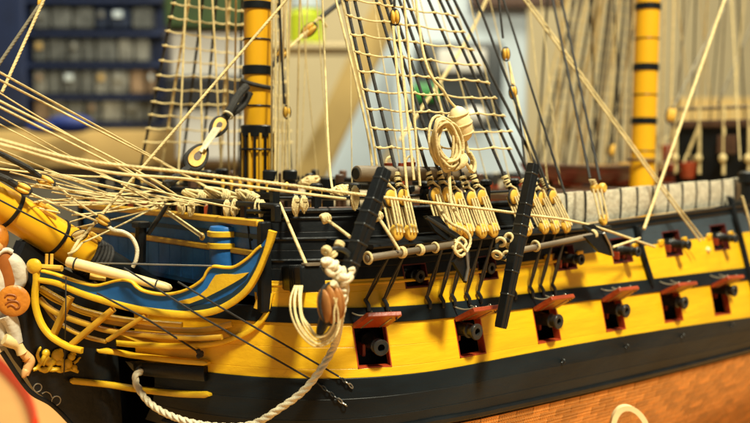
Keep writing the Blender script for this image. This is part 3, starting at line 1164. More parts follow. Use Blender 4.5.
# ---- pale boom lying over the head
A = HP(69, 262, 0.25)
B = HP(172, 288.5, -0.42)
g = part('pale_boom', SHIP)
dv = (B - A).normalized()
L = (B - A).length
MB().lathe(A - dv * 0.1, dv, [(0, 0.05), (0.02, 0.15), (0.1, 0.185), (0.6, 0.19), (L * 0.55, 0.185), (L - 0.15, 0.15), (L + 0.02, 0.12), (L + 0.1, 0.04)], 18).build('boom_spar', BOOM, g, smooth=50)
MB().torus(A + dv * 0.22, dv, 0.185, 0.035, 18, 7).build('boom_band', TARR, g)
MB().torus(B - dv * 0.55, dv, 0.16, 0.03, 18, 7).build('boom_band', TARR, g)
# second, stubby spar ends under it
MB().tube([HP(38, 267, -0.2), HP(62, 268.5, -0.2)], 0.11, 8).build('short_spar', BOX, SHIP)
MB().tube([HP(90, 276, -0.3), HP(106, 278, -0.5)], 0.12, 8).build('short_spar', BOX, SHIP)
for px_ in (46.5, 51.5):
    MB().tube([HP(px_, 265, -0.3), HP(px_ + 0.3, 254, -0.3)], 0.06, 7).build('belaying_pin', BOX, SHIP)
# dark starboard head rail seen past the bowsprit
sp_ = [(16, 243), (24, 238), (38, 241), (60, 252), (80, 262), (60, 268), (36, 262)]
MB().prism([PY(a, b, 0.9) for a, b in sp_], YA, 0.3).build('starboard_head_rail', BLK, SHIP, smooth=15)

# ---- cathead: black beam jutting out to port with sheave ropes
ca = Vector((23.0, -7.4, PX(270, 276, 22.6).z))
cb = PY(312, 279, -9.95)
g = part('cathead', SHIP)
cv = (cb - ca).normalized()
cs = cv.cross(ZA).normalized()
cu = cs.cross(cv)
cl = (cb - ca).length
MB().rbox((ca + cb) / 2, (cv, cs, cu), (cl / 2 + 0.15, 0.40, 0.42), 0.05).build('cathead_beam', BLK, g)
MB().rbox(cb + cu * 0.46 - cv * 0.10, (cv, cs, cu), (0.32, 0.25, 0.05), 0.03).build('cathead_cap', SPAR, g)
for t in (0.55, 0.75, 0.92):
    MB().rbox(cb - cv * t * 1.6, (cs, cv, cu), (0.425, 0.04, 0.445), 0.02).build('cathead_strap', BLK, g)
MB().ribbon(smooth_path([HU(268, 278, 0.14), HU(265, 288, 0.14), HU(260, 299, 0.16), HU(257, 308, 0.16)], 5), Vector((-0.6, -0.8, 0)), 0.16, 0.16).build('cathead_knee', OCHRE, g)

# ================================================================== MASTS
def mast(name, foot_px, top_px, zf, zt_, r0, r1, wide, thin, Y=0.0):
    a = PY(*foot_px, Y)
    b = PY(*top_px, Y)
    ax = (b - a).normalized()
    foot = a + ax * ((zf - a.z) / ax.z)
    head = a + ax * ((zt_ - a.z) / ax.z)
    g = part(name, SHIP)
    L = (head - foot).length
    R = lambda p: r0 + (r1 - r0) * ((p - foot).dot(ax) / L)
    MB().lathe(foot, ax, [(0, r0), (L, r1)], 36).build('mast_pole', MAST, g)
    for py_, h in wide:
        q = PY(foot_px[0] + (top_px[0] - foot_px[0]) * (foot_px[1] - py_) / (foot_px[1] - top_px[1]), py_, Y)
        q = foot + ax * (q - foot).dot(ax)
        MB().lathe(q - ax * h / 2, ax, [(0, R(q) + 0.005), (0.03, R(q) + 0.06), (h - 0.03, R(q) + 0.06), (h, R(q) + 0.005)], 36).build('mast_hoop', BLK, g)
    for py_ in thin:
        q = PY(foot_px[0] + (top_px[0] - foot_px[0]) * (foot_px[1] - py_) / (foot_px[1] - top_px[1]), py_, Y)
        q = foot + ax * (q - foot).dot(ax)
        MB().torus(q, ax, R(q) + 0.01, 0.04, 36, 8).build('thin_hoop', BLK, g)
    return g, foot, head, ax, R


fm, FFOOT, FHEAD, FAX, FR = mast('foremast', (257.5, 170), (257.5, 5), ZD, 26.0, 0.60, 0.53, ((6, 0.34), (70.5, 0.40)), (40, 106))
# lower mast: black collar over a sheaf of ribs
q = PY(257, 131, 0)
MB().lathe(q - FAX * 0.25, FAX, [(0, 0.63), (0.05, 0.68), (0.45, 0.68), (0.5, 0.63)], 36).build('mast_collar', BLK, fm)
qb = FFOOT + FAX * 0.0
Lr = (q - FFOOT).length
N = FAX.orthogonal().normalized()
Bn = FAX.cross(N)
for k in range(18):
    a = 2 * math.pi * k / 18
    c = FFOOT + (N * math.cos(a) + Bn * math.sin(a)) * 0.66
    MB().tube([c, c + FAX * (Lr - 0.1)], 0.062, 7).build('mast_rib', BLK if k % 2 else OCHRE, fm)
for t in (0.45, 0.85):
    MB().torus(FFOOT + FAX * (Lr * t), FAX, 0.72, 0.05, 36, 7).build('thin_hoop', BLK, fm)
# stay collar round the mast
cq = PY(257, 84, 0)
MB().torus(cq + Vector((0, 0, 0)), (FAX + Vector((0.10, -0.25, 0))).normalized(), 0.64, 0.09, 28, 8).build('stay_collar', TARR, fm)
mm, MFOOT, MHEAD, MAX_, MR = mast('mainmast', (642.5, 165), (648, 5), ZD, 40.0, 0.80, 0.72, ((7, 0.45), (67.5, 0.48), (121, 0.44)), (39, 95, 151))
MB().torus(PY(641, 160, 0), MAX_, 0.88, 0.1, 28, 8).build('mast_coat', BROWN, mm)

# ================================================================== FORECASTLE RAILS AND FITTINGS
XRL = 22.35
zr = PX(300, 197, 24.0).z
# black cross rail on posts over the beakhead
yy0, yy1 = -7.4, 7.4
MB().rbox((XRL, 0, zt + 0.62), (YA, XA, ZA), (yy1, 0.14, 0.09), 0.04).build('beakhead_rail', BLK, SHIP)
for k in range(13):
    y = yy0 + 0.1 + k * (yy1 - yy0 - 0.2) / 12
    MB().rbox((XRL, y, zt + 0.36), (ZA, XA, YA), (0.30, 0.13, 0.15), 0.04).build('rail_post', BLK, SHIP)
# timberheads along the port rail
for px_ in (250, 268, 290, 322, 341, 362):
    pass
tx = [22.8, 24.0, 25.3, 26.7, 28.3, 30.0, 31.8, 33.6, 35.0]
for X in tx:
    for sgn in (1, -1):
        z0 = ZRAIL_F(X) + 0.12
        y = -half(X, z0) + 0.30
        mb = MB()
        mb.rbox((X, sgn * y, z0 + 0.33), (ZA, XA, YA), (0.36, 0.15, 0.15), 0.05)
        mb.rbox((X, sgn * y, z0 + 0.80), (ZA, XA, YA), (0.13, 0.19, 0.19), 0.06)
        mb.build('timberhead', BLK, SHIP)
strake('upper_rail', lambda X: ZRAIL_F(X) + 0.52, lambda X: ZRAIL_F(X) + 0.62, 22.6, XF, BLK, off=-0.12, th=0.35, ch=0.03)
strake('upper_rail', lambda X: ZRAIL_F(X) + 0.52, lambda X: ZRAIL_F(X) + 0.62, 22.6, XF, BLK, off=-0.12, th=0.35, ch=0.03, side=-1)
strake('rail_cap', lambda X: ZRAIL_F(X) + 0.17, lambda X: ZRAIL_F(X) + 0.24, 22.4, 25.2, BROWN, off=-0.1, th=0.95, ch=0.02)
# deck bollards and fife rail round the foremast
for (px_, py_, Y) in ((270, 178, -1.6), (290, 178, -2.2), (328, 186, -4.2), (206, 178, 1.5), (222, 176, 2.8)):
    c = PY(px_, py_, Y)
    MB().lathe((c.x, c.y, ZD), ZA, [(0, 0.24), (c.z - ZD - 0.1, 0.24), (c.z - ZD - 0.05, 0.31), (c.z - ZD + 0.28, 0.31), (c.z - ZD + 0.34, 0.24)], 14).build('bitt_post', BLK, SHIP)
MB().tube([PY(401, 200, -8.2), PY(401.5, 163, -8.2)], 0.13, 10).build('red_stanchion', LIDR, SHIP)
MB().lathe(PY(747, 200, -9.4), ZA, [(0, 0.35), (0.9, 0.35), (1.0, 0.5), (1.5, 0.5), (1.6, 0.3)], 16).build('gangway_post', BLK, SHIP)
c1 = PY(262, 196, -1.9)
MB().rbox((c1.x + 1.3, -1.95, -2.2), (XA, YA, ZA), (2.2, 0.12, 0.09), 0.03).build('fife_rail', BROWN, SHIP)
for k in range(7):
    X = c1.x - 0.6 + k * 0.62
    MB().lathe((X, -1.95, -2.75), ZA, [(0, 0.04), (0.45, 0.05), (0.55, 0.09), (0.65, 0.05), (0.8, 0.08), (1.0, 0.06), (1.05, 0.02)], 10).build('belaying_pin', BOX, SHIP)

for X_, z_, w_ in ((24.6, -1.75, 5.6), (29.6, -1.55, 6.6), (33.5, -1.5, 7.0)):
    MB().rbox((X_, 0, z_), (YA, XA, ZA), (w_, 0.18, 0.14), 0.05).build('cross_beam', BLK, SHIP)
    for k in range(7):
        y = -w_ + 0.3 + k * (2 * w_ - 0.6) / 6
        MB().rbox((X_, y, (ZD + z_) / 2 + 0.25), (ZA, XA, YA), ((z_ - ZD) / 2 + 0.25, 0.16, 0.16), 0.05).build('beam_post', BLK if k % 2 else BROWN, SHIP)
for k in range(9):
    MB().lathe((24.55, -5.0 + k * 0.62, -1.65), ZA, [(0, 0.05), (0.12, 0.05), (0.2, 0.09), (0.42, 0.07), (0.46, 0.02)], 10).build('belaying_pin', BOX, SHIP)
# spare spar with a dark round butt on the forecastle rail
a_ = PY(356, 173.5, -9.4)
MB().lathe(a_, Vector((1, 0.02, -0.02)), [(0, 0.22), (0.02, 0.26), (0.10, 0.275), (6.0, 0.25), (6.1, 0.1)], 20).build('spare_spar', SPAR, SHIP)
MB().lathe(a_ - XA * 0.02, -XA, [(0, 0.2), (0.02, 0.18), (-0.1, 0.16), (-0.1, 0.02)], 20).build('spar_bore', BLK, SHIP)

# ---- channel board on the port side and its deadeye chains
YCH = -10.35
cA = PY(372, 247, YCH)
cB = PY(610, 227, YCH)


def chz(X):
    return cA.z + (cB.z - cA.z) * (X - cA.x) / (cB.x - cA.x)


rg = []
for i in range(13):
    X = cA.x + (cB.x - cA.x) * i / 12
    z = chz(X)
    yi = -half(X, z) + 0.1
    rg.append([Vector((X, yi, z - 0.09)), Vector((X, YCH - 0.05, z - 0.07)), Vector((X, YCH - 0.09, z)), Vector((X, YCH - 0.05, z + 0.07)), Vector((X, yi, z + 0.09))])
MB().rings(rg).build('channel_board', BLK, SHIP)
MB().rings([[Vector((p.x, -p.y, p.z)) for p in r] for r in rg]).build('channel_board', BLK, SHIP)

# ================================================================== STANDING RIGGING
MH = Vector((26.9, -0.55, 21.5))


def deadeye(mb, c, n, r=0.29):
    n = Vector(n).normalized()
    mb.lathe(c - n * 0.13, n, [(0, 0.02), (0, r * 0.72), (0.04, r * 0.93), (0.10, r), (0.16, r), (0.22, r * 0.93), (0.26, r * 0.72), (0.26, 0.02)], 22)


FEET = [397, 410.5, 445, 457, 467.5, 481.5, 493, 527, 544, 554.5, 566]
footy = [232, 232, 230, 230, 231, 231, 230, 229, 227, 227, 226]
net = thing('shroud_net', 'tarred foremast shrouds with cream ratlines and yellow deadeyes on the yellow side facing out', 'rigging', PY(397, 232, YCH))
SHR = []
dn = Vector((0.12, -1, 0.05)).normalized()
for i, (px_, py_) in enumerate(zip(FEET, footy)):
    lo = PY(px_, py_, YCH - 0.02)
    d = (MH + Vector((0.12 * i * 0.3, 0, 0)) - lo).normalized()
    hi = lo + d * (1.26 + 0.05 * ((i * 5) % 4 - 1))
    head = lo + d * ((16.0 - lo.z) / d.z)
    s = part('shroud', net)
    SHR.append((lo, hi, d))
    mb = MB()
    mb.tube(resample([hi - d * 0.05, hi + d * 2.2], 0.5) + resample([hi + d * 2.4, head], 1.5), lambda t: 0.060, 8)
    mb.build('shroud_rope', TARR, s)
    sm = MB()
    for k in range(3):
        zz = 0.42 + 0.19 * k
        for j in range(2):
            sm.torus(hi + d * (zz + 0.05 * j), d + Vector((random.uniform(-.3, .3), 0, random.uniform(-.2, .2))), 0.115, 0.035, 10, 6)
    sm.build('seizing', ROPE, s)
    # doubled tail of the shroud
    sd = d.cross(dn).normalized()
    MB().tube([hi + sd * 0.20 + d * 0.15, hi + sd * 0.10 + d * 0.45, hi + sd * 0.10 + d * 1.05], 0.06, 7).build('shroud_tail', TARR, s)
    mb = MB(); deadeye(mb, hi, dn); mb.build('upper_deadeye', BOX, s)
    mb = MB(); mb.torus(hi, dn, 0.30, 0.05, 22, 7); mb.build('strop', TARR, s)
    mb = MB(); deadeye(mb, lo, dn); mb.build('lower_deadeye', BOX, s)
    mb = MB()
    for k in (-1, 0, 1):
        for f in (-1, 1):
            off = sd * (k * 0.17) + dn * (f * 0.16)
            o2 = sd * (k * 0.16 + f * 0.03) + dn * (f * 0.16)
            mb.tube([lo + off - d * 0.02, lo + off + d * 0.1, hi + o2 - d * 0.1, hi + o2 + d * 0.03], 0.040, 7)
    mb.tube([hi + sd * 0.15 + dn * 0.17, hi + sd * 0.2 + d * 0.3 + dn * 0.15, hi - sd * 0.1 + d * 0.5 + dn * 0.15], 0.045, 7)
    mb.build('lanyard', ROPE, s)
    # chain plate below the channel
    cp_ = MB()
    a = lo - ZA * 0.30
    zb1 = ZB1(lo.x - 0.15)
    b = HS(lo.x - 0.15, zb1 + 0.25, 0.12)
    e = HS(lo.x - 0.22 + 0.12, (zb1 + ZB2(lo.x)) / 2 + 0.15, 0.14)
    mid = a.lerp(b, 0.35)
    cp_.tube([a, mid], 0.055, 6)
    for sgn in (-1, 1):
        cp_.tube([mid + XA * 0.02 * sgn, mid.lerp(b, 0.5) + XA * (0.075 * sgn), b + XA * 0.02 * sgn], 0.042, 6)
    cp_.blob(b, AX, (0.09, 0.07, 0.09), 10, 6)
    cp_.tube([b, b.lerp(e, 0.5) + Vector((0.02, -0.05, 0)), e], 0.075, 7)
    cp_.blob(e, AX, (0.07, 0.05, 0.07), 10, 6)
    cp_.build('chain_plate', CHAINM, SHIP)
nrat = 10
rz0 = PY(450, 148, -9.2).z
for k in range(17):
    z = rz0 + 0.67 * k
    pts = []
    last = nrat if k > 0 else nrat - 1
    for i in range(last):
        lo, hi, d = SHR[i]
        p = lo + d * ((z + 0.03 * math.sin(3 * k + 2 * i) - lo.z) / d.z) - YA * 0.07
        pts.append(p)
    P = [pts[0] - XA * 0.22 + ZA * 0.03]
    for a, b in zip(pts, pts[1:]):
        P += [a, a.lerp(b, 0.5) - ZA * (0.035 * (b - a).length)]
    P += [pts[-1], pts[-1] + XA * 0.16 - ZA * 0.03]
    mb = MB()
    mb.tube(smooth_path(P, 3), 0.034, 6)
    for p in pts:
        mb.blob(p, AX, (0.072, 0.08, 0.066), 8, 6)
    mb.build('ratline', ROPE, net)

# starboard (far) fore shrouds
netf = thing('shroud_net', 'far foremast shrouds and ratlines seen left of the yellow foremast', 'rigging', Vector((28, 10.35, -3)))
MHs = Vector((26.9, 0.55, 21.5))
SF = []
for i in range(9):
    X = 26.4 + i * 1.3
    lo = Vector((X, 10.6, chz(X) + 0.4))
    d = (MHs - lo).normalized()
    SF.append((lo, d))
    s = part('shroud', netf)
    MB().tube([lo + d * 1.2, lo + d * ((15 - lo.z) / d.z)], 0.07, 7).build('shroud_rope', ROPE if i % 3 == 1 else TARR, s)
    mb = MB(); deadeye(mb, lo, YA); mb.build('lower_deadeye', BOX, s)
    mb = MB(); deadeye(mb, lo + d * 1.25, YA); mb.build('upper_deadeye', BOX, s)
    mb = MB()
    for k in (-1, 0, 1):
        mb.tube([lo + XA * k * .13 - YA * 0.15, lo + d * 1.25 + XA * k * .13 - YA * 0.15], 0.045, 6)
    mb.build('lanyard', ROPE, s)
for k in range(19):
    z = 0.4 + 0.66 * k
    P = []
    mb = MB()
    for i, (lo, d) in enumerate(SF):
        p = lo + d * ((z + 0.04 * math.sin(k + i) - lo.z) / d.z) - YA * 0.07
        if P:
            P.append(P[-1].lerp(p, 0.5) - ZA * 0.05)
        P.append(p)
        mb.blob(p, AX, (0.09, 0.09, 0.08), 8, 6)
    P = [P[0] - XA * 0.2] + P + [P[-1] + XA * 0.2]
    mb.tube(smooth_path(P, 3), 0.036, 6)
    mb.build('ratline', ROPE, netf)
# starboard main shrouds, far and pale
netm = thing('shroud_net', 'blurred pale shrouds and ratlines of the mainmast on the far side', 'rigging', Vector((58, 10.5, -3)))
MHm = Vector((59.0, 0.6, 34.0))
SM = []
for i in range(14):
    X = 58.5 + i * 1.15
    lo = Vector((X, 10.4, -3.0))
    d = (MHm - lo).normalized()
    SM.append((lo, d))
    s = part('shroud', netm)
    MB().tube([lo, lo + d * ((27 - lo.z) / d.z)], 0.10, 7).build('shroud_rope', (ROPE, TARR, GREYR)[i % 3], s)
    mb = MB(); deadeye(mb, lo + d * 1.6, YA, 0.36); mb.build('upper_deadeye', BOX, s)
for k in range(20):
    z = 1.0 + 0.85 * k
    P = [lo + d * ((z - lo.z) / d.z) for lo, d in SM]
    MB().tube(P, 0.035, 6).build('ratline', ROPE, netm)


def rope(label, pts, r=0.05, material=None, laid=None, group=None, name='rigging_rope', sg=0.0, blocks=()):
    material = material or ROPE
    P = []
    for p in pts:
        P.append(p if isinstance(p, Vector) else PY(*p))
    if len(P) > 2:
        P = smooth_path(P, 10)
    elif sg:
        P = sag(P[0], P[1], sg)
    laid = (r >= 0.06) if laid is None else laid
    mb = rope_mb(P, r, laid)
    if not blocks:
        o = mb.build(name, material, None, smooth=60)
        return tag(o, label, 'rope', group)
    t = thing(name, label, 'rope', P[0], group)
    mb.build('line', material, t, smooth=60)
    for b in blocks:
        block(b[0], b[1], b[2], t, *(b[3:] if len(b) > 3 else ()))
    return t


def block(c, ax, s, parent, m_=None, strop=True):
    """pulley block: c centre (Vector or px tuple), ax long axis"""
    c = c if isinstance(c, Vector) else PY(*c)
    ax = Vector(ax).normalized()
    sd = ax.cross(FWD).normalized()
    n = sd.cross(ax)
    mb = MB()
    for k in (-1, 1):
        mb.blob(c + sd * (0.055 * s * k), (n, sd, ax), (0.12 * s, 0.07 * s, 0.20 * s), 14, 9)
    mb.blob(c, (sd, n, ax), (0.09 * s, 0.08 * s, 0.13 * s), 12, 8)
    mb.build('block', m_ or BOX, parent, smooth=60)
    if strop:
        pts = [c + (sd * (0.125 * s * math.cos(a)) + ax * (0.225 * s * math.sin(a))) for a in [2 * math.pi * i / 20 for i in range(20)]]
        MB().loop(pts, 0.028 * s, 7).build('strop', TARR, parent)


# backstays to the starboard of the shroud net (dark, single)
for lab, pts, r in (('black backstay running down to the deadeyes just aft of the tall black anchor stock', [(474, -8, -6.2), (548, 188, -10.3)], 0.06),
                    ('thin black backstay ending beside the aft foremast deadeyes', [(501, -8, -6.0), (565, 194, -10.4)], 0.05),
                    ('forward one of two black stays meeting at the lone deadeye', [(551, -8, -5.5), (590, 178, -9.9)], 0.06),
                    ('aft one of two black stays meeting at the lone deadeye', [(560, -8, -5.5), (600, 180, -9.9)], 0.06)):
    rope(lab, pts, r, TARR, laid=False)
t = thing('deadeye_pair', 'lone yellow deadeye pair with lanyard over the canvas netting', 'deadeye', PY(602, 222, -10.2))
for px_ in (594.5, 602.5):
    mb = MB(); deadeye(mb, PY(px_, 188, -9.95), dn, 0.22); mb.build('upper_deadeye', BOX, t)
mb = MB(); deadeye(mb, PY(603, 220, -10.3), dn, 0.24); mb.build('lower_deadeye', BOX, t)
mb = MB()
for k in (-1, 0, 1):
    mb.tube([PY(597 + 4 * k, 189, -10.1), PY(604 + 4 * k, 219, -10.45)], 0.045, 6)
mb.build('lanyard', ROPE, t)
mb = MB()
for k in range(3):
    mb.torus(PY(592 + k, 180 + 2 * k, -9.95), ZA, 0.12, 0.035, 10, 6)
mb.build('seizing', ROPE, t)

# ================================================================== ANCHORS
def anchor(label, stop, sbot, Ys, sh0, sh1, Yh, ring_c, arms, ring_pts, lash, w):
    t = thing('anchor', label, 'anchor', PY(*sbot, Ys), 'anchors lashed to the port side')
    a, b = PY(*stop, Ys), PY(*sbot, Ys)
    ax = (b - a).normalized()
    sd = ax.cross(YA).normalized()
    L = (b - a).length
    # wooden stock: two tapered halves
    for k in (-1, 1):
        rings = []
        for f in (0, 0.02, 0.5, 0.98, 1.0):
            ww = w * (0.80 + 0.20 * (1 - abs(2 * f - 1))) * (0.93 if f in (0, 1.0) else 1)
            c = a + ax * (L * f) + sd * (k * (ww / 2 + 0.008))
            h = ww / 2
            rings.append([c + sd * (h * p) + YA * (ww * 0.95 * q) for p, q in ((-1, -.85), (-.8, -1), (.8, -1), (1, -.85), (1, .85), (.8, 1), (-.8, 1), (-1, .85))])
        MB().rings(rings).build('stock', BLK, t, smooth=20)
    for f in lash:
        ww = w * (0.82 + 0.2 * (1 - abs(2 * f - 1)))
        MB().rbox(a + ax * (L * f), (sd, YA, ax), (ww * 1.08, ww * 1.04, 0.035), 0.025).build('iron_band', IRON, t)
    s0, s1 = PY(*sh0, Yh), PY(*sh1, Yh)
    sx = (s1 - s0).normalized()
    MB().lathe(s0, sx, [(0, 0.05), (0.02, 0.10), (0.08, 0.122), ((s1 - s0).length * 0.5, 0.115), ((s1 - s0).length - 0.05, 0.13), ((s1 - s0).length, 0.08)], 16).build('shank', SPAR, t)
    for pts, palm in arms:
        P = smooth_path([PY(x, y, Y) for x, y, Y in pts], 5)
        MB().tube(P, lambda q: 0.17 - 0.10 * q, 10).build('arm', IRON, t)
        if palm:
            MB().prism([PY(*q) for q in palm], YA, 0.14).build('fluke', BLK, t)
    return t, s0, s1, sx


an1, s0, s1, sx = anchor('black stocked anchor nearest the bow holding the thick white hawser', (384.5, 169), (347, 276), -11.7, (366, 258.5), (463, 243), -10.95, (338, 262),
       [([(463, 244, -10.95), (455, 236, -10.9), (441, 227, -10.8), (426, 217, -10.75)], [(424, 216, -10.7), (438, 216, -10.7), (452, 233, -10.8), (446, 240, -10.8), (434, 231, -10.8)]),
        ([(463, 244, -10.95), (466, 255, -11.1), (466, 268, -11.25), (464, 281, -11.3)], [(452, 262, -11.3), (458, 253, -11.3), (466, 252, -11.3), (468.5, 268, -11.3), (465, 283, -11.3)])],
       None, (0.10, 0.30, 0.42, 0.54, 0.70, 0.88), 0.225)
# pale edge of the lower palm
MB().tube([PY(466.5, 252, -11.42), PY(468, 268, -11.42), PY(465.5, 281, -11.42)], 0.06, 7).build('pale_edge', STEEL, an1)
an2, s2, s3, sx2 = anchor('black stocked anchor lashed farther aft below the canvas netting', (533.5, 164), (500.5, 328), -11.75, (508, 253), (600, 234), -11.0, None,
       [([(600, 235, -11.0), (590, 231, -10.9), (583, 226, -10.8)], [(583, 225, -10.8), (592, 224, -10.8), (603, 232, -10.8), (596, 239, -10.8)]),
        ([(600, 236, -11.0), (606, 242, -11.1), (610, 250, -11.2)], [(583, 236, -11.1), (603, 233, -11.15), (611, 246, -11.2), (611, 256, -11.2), (598, 252, -11.15)])],
       None, (0.06, 0.25, 0.32, 0.38, 0.44, 0.56, 0.66, 0.80), 0.21)
MB().tube([PY(604, 233, -11.3), PY(610, 245, -11.3), PY(613, 256, -11.3)], 0.055, 7).build('pale_edge', STEEL, an2)  # pale strip along the fluke edge
# puddened ring ends and lashings (rope, tied to the anchors)
def lashing(label, pts_c, ax, R, r, n=1, Y=-11.0, step=0.09, grp='rope lashings on the anchors'):
    mb = MB()
    c = PY(pts_c[0], pts_c[1], Y)
    for k in range(n):
        mb.torus(c + Vector(ax).normalized() * (step * k), ax, R, r, 20, 8)
    o = mb.build('rope_lashing', ROPE, None, smooth=60)
    return tag(o, label, 'lashing', grp)


LL = ['at its forward end', 'near its forward third', 'at its middle', 'past its middle', 'by the crown']
for px_, py_, n, R in ((368, 258, 1, 0.175), (401, 252.5, 2, 0.155), (419, 250, 2, 0.15), (435, 247.5, 1, 0.155), (455, 244.5, 2, 0.155)):
    lashing('cream rope turns on the shank of the bow anchor, ' + LL.pop(0), (px_, py_), sx, R, 0.045, n, -10.95)
for px_, py_, n in ((535.5, 246, 1), (592, 235, 2)):
    lashing('cream rope turns on the shank of the aft anchor, %s' % ('beside its stock' if px_ < 560 else 'by its crown'), (px_, py_), sx2, 0.18, 0.05, n, -11.0)
for px_, py_, ang in ((501, 242, 0.4), (509, 238, -0.2), (497, 255, 0.6), (507, 256, 0.0), (511, 246, 0.9)):
    lashing('cream puddening on the ring of the aft anchor beside its black stock', (px_, py_), Vector((math.cos(ang), 0.3, math.sin(ang))), 0.15, 0.065, 1, -11.5)
MB().torus(PY(504, 249, -11.45), Vector((0.3, 1, 0.1)), 0.34, 0.075, 22, 8).build('anchor_ring', IRON, an2)
MB().torus(PY(337, 262, -11.5), Vector((0.5, 1, 0.2)), 0.42, 0.08, 22, 8).build('anchor_ring', IRON, an1)
for px_, py_, ang in ((326, 251.5, 0.5), (339, 246, 0.9), (333, 256, 2.1)):
    lashing('cream puddening on the ring of the anchor nearest the bow', (px_, py_), Vector((math.cos(ang), 0.3, math.sin(ang))), 0.11, 0.055, 2, -11.5, 0.08)
# crossed cord at the crown of the first anchor
rope('cream cord knotted in a cross over the crown of the anchor nearest the bow', [(437, 205, -10.6), (449, 222, -11.0), (467, 232, -11.2), (470, 244, -11.3), (462, 256, -11.4), (455, 251, -11.4), (458, 243, -11.35), (467, 252, -11.4)], 0.055, laid=True)
rope('short cream cord wound round the crown of the anchor nearest the bow', [(452, 246, -11.2), (458, 252, -11.35), (466, 244, -11.3), (461, 238, -11.2), (455, 243, -11.3)], 0.055, laid=True)

# ================================================================== HAWSER, CAT BLOCK, COILS
hw = [HU(147, 369, 0.1), HU(147.5, 373, 0.5), HU(152, 384, 0.62), HU(168, 400, 0.7), HU(195, 411.5, 0.75), HU(228, 416.5, 0.8), HU(260, 414.5, 0.8), HU(285, 403, 0.75), HU(305, 388, 0.7), HU(320, 368, 0.75), HU(332, 343, 0.95), PY(340, 318, -11.35), PY(344, 298, -11.6), PY(345, 280, -11.75), PY(341, 268, -11.75)]
o = rope_mb(smooth_path(hw, 12), 0.120, True).build('anchor_hawser', WROPE, None, smooth=60)
tag(o, 'thick white laid hawser sagging from the hawse hole to the anchor ring', 'rope')
# lumpy clinch of the hawser on the ring
mb = MB()
rk = random.Random(9)
spine = smooth_path([PY(a, b, -11.9) for a, b in [(325, 261), (330, 264), (335, 270), (340, 277), (341, 286), (342, 297)]], 5)
for k, p in enumerate(spine):
    t = k / (len(spine) - 1)
    T = (spine[min(k + 1, len(spine) - 1)] - spine[max(k - 1, 0)]).normalized()
    mb.torus(p + Vector((rk.uniform(-.05, .05), rk.uniform(-.05, .05), 0)), T + Vector((rk.uniform(-.5, .5), rk.uniform(-.5, .5), rk.uniform(-.5, .5))), 0.07 + 0.06 * math.sin(math.pi * t) + rk.uniform(-.02, .03), 0.066, 16, 8)
for pts in ([(338, 276), (346, 278), (352, 272), (351, 268)], [(340, 282), (348, 281), (351, 276)], [(336, 272), (330, 274), (328, 268)], [(333, 283), (338, 288), (345, 284)]):
    mb.tube(smooth_path([PY(a, b, -12.0 + rk.uniform(-.1, .1)) for a, b in pts], 5), lambda t: 0.095 + 0.015 * math.sin(9 * t), 9)
o = mb.build('rope_clinch', WROPE, None, smooth=70)
tag(o, 'lumpy white rope knot wrapped round the ring of the anchor at the hawser end', 'knot')

cb_ = thing('cat_block', 'large orange brown wooden pulley block hanging under the white knot', 'block', PY(331, 320, -11.3))
c = PY(331, 304, -11.9)
ua = (PY(329, 287, -11.3) - PY(332, 321, -11.3)).normalized()
sd = ua.cross(YA).normalized()
for k in range(4):
    mb = MB()
    mb.blob(c + sd * (0.175 * (k - 1.5)) - YA * (0.10 * (1 - abs(k - 1.5) / 1.5)), (sd, YA, ua), (0.098, 0.32, 0.60 - 0.06 * abs(k - 1.5)), 12, 12)
    mb.build('cheek', PEAR, cb_, smooth=60)
MB().blob(c, (sd, YA, ua), (0.34, 0.22, 0.45), 14, 10).build('sheave_core', BROWN, cb_)
pts = [c + sd * (0.43 * math.cos(q)) + ua * (0.62 * math.sin(q)) for q in [2 * math.pi * i / 26 for i in range(26)]]
MB().loop(pts, 0.05, 7).build('strop', TARR, cb_)
MB().tube(smooth_path([PY(326, 318, -11.5), PY(322, 327, -11.5), PY(320, 334, -11.5), PY(323, 340, -11.5)], 5), lambda t: 0.20 - 0.13 * t, 8).build('hook', IRON, cb_)
# cords rove through the block and hanging in a bight
hank = thing('cord_hank', 'hank of thin cream cords looped between the cathead and the orange block', 'rope', PY(300, 340, -11.0))
rk = random.Random(21)
for k in range(6):
    e = (k - 2.5)
    dxx, dyy = rk.uniform(-1.6, 1.6), rk.uniform(-1.6, 1.6)
    front = k in (1, 4)
    xe = 326 + 3.4 * k if not front else 333 + k
    Ye = -12.3 if front else -11.55
    pts = [(298.5 + e * 1.5, 286, -10.2), (297 + e * 2.2 + dxx, 300, -10.7), (298.5 + e * 2.3 + dxx, 316, -11.0), (305 + e * 1.9, 330 - e * 1.3 + dyy, -11.3), (316 + e * .5, 341 - e * 1.9 + dyy, -11.6), (328 - e * .9, 338 - e * 1.7, (Ye - 11.7) / 2), (335.5 - e * 1.3, 326 - e, Ye), (336 - e * 1.2, 312, Ye), (xe, 298, Ye)]
    MB().tube(smooth_path([PY(*p) for p in pts], 6), 0.028, 7).build('cord', ROPE, hank, smooth=60)
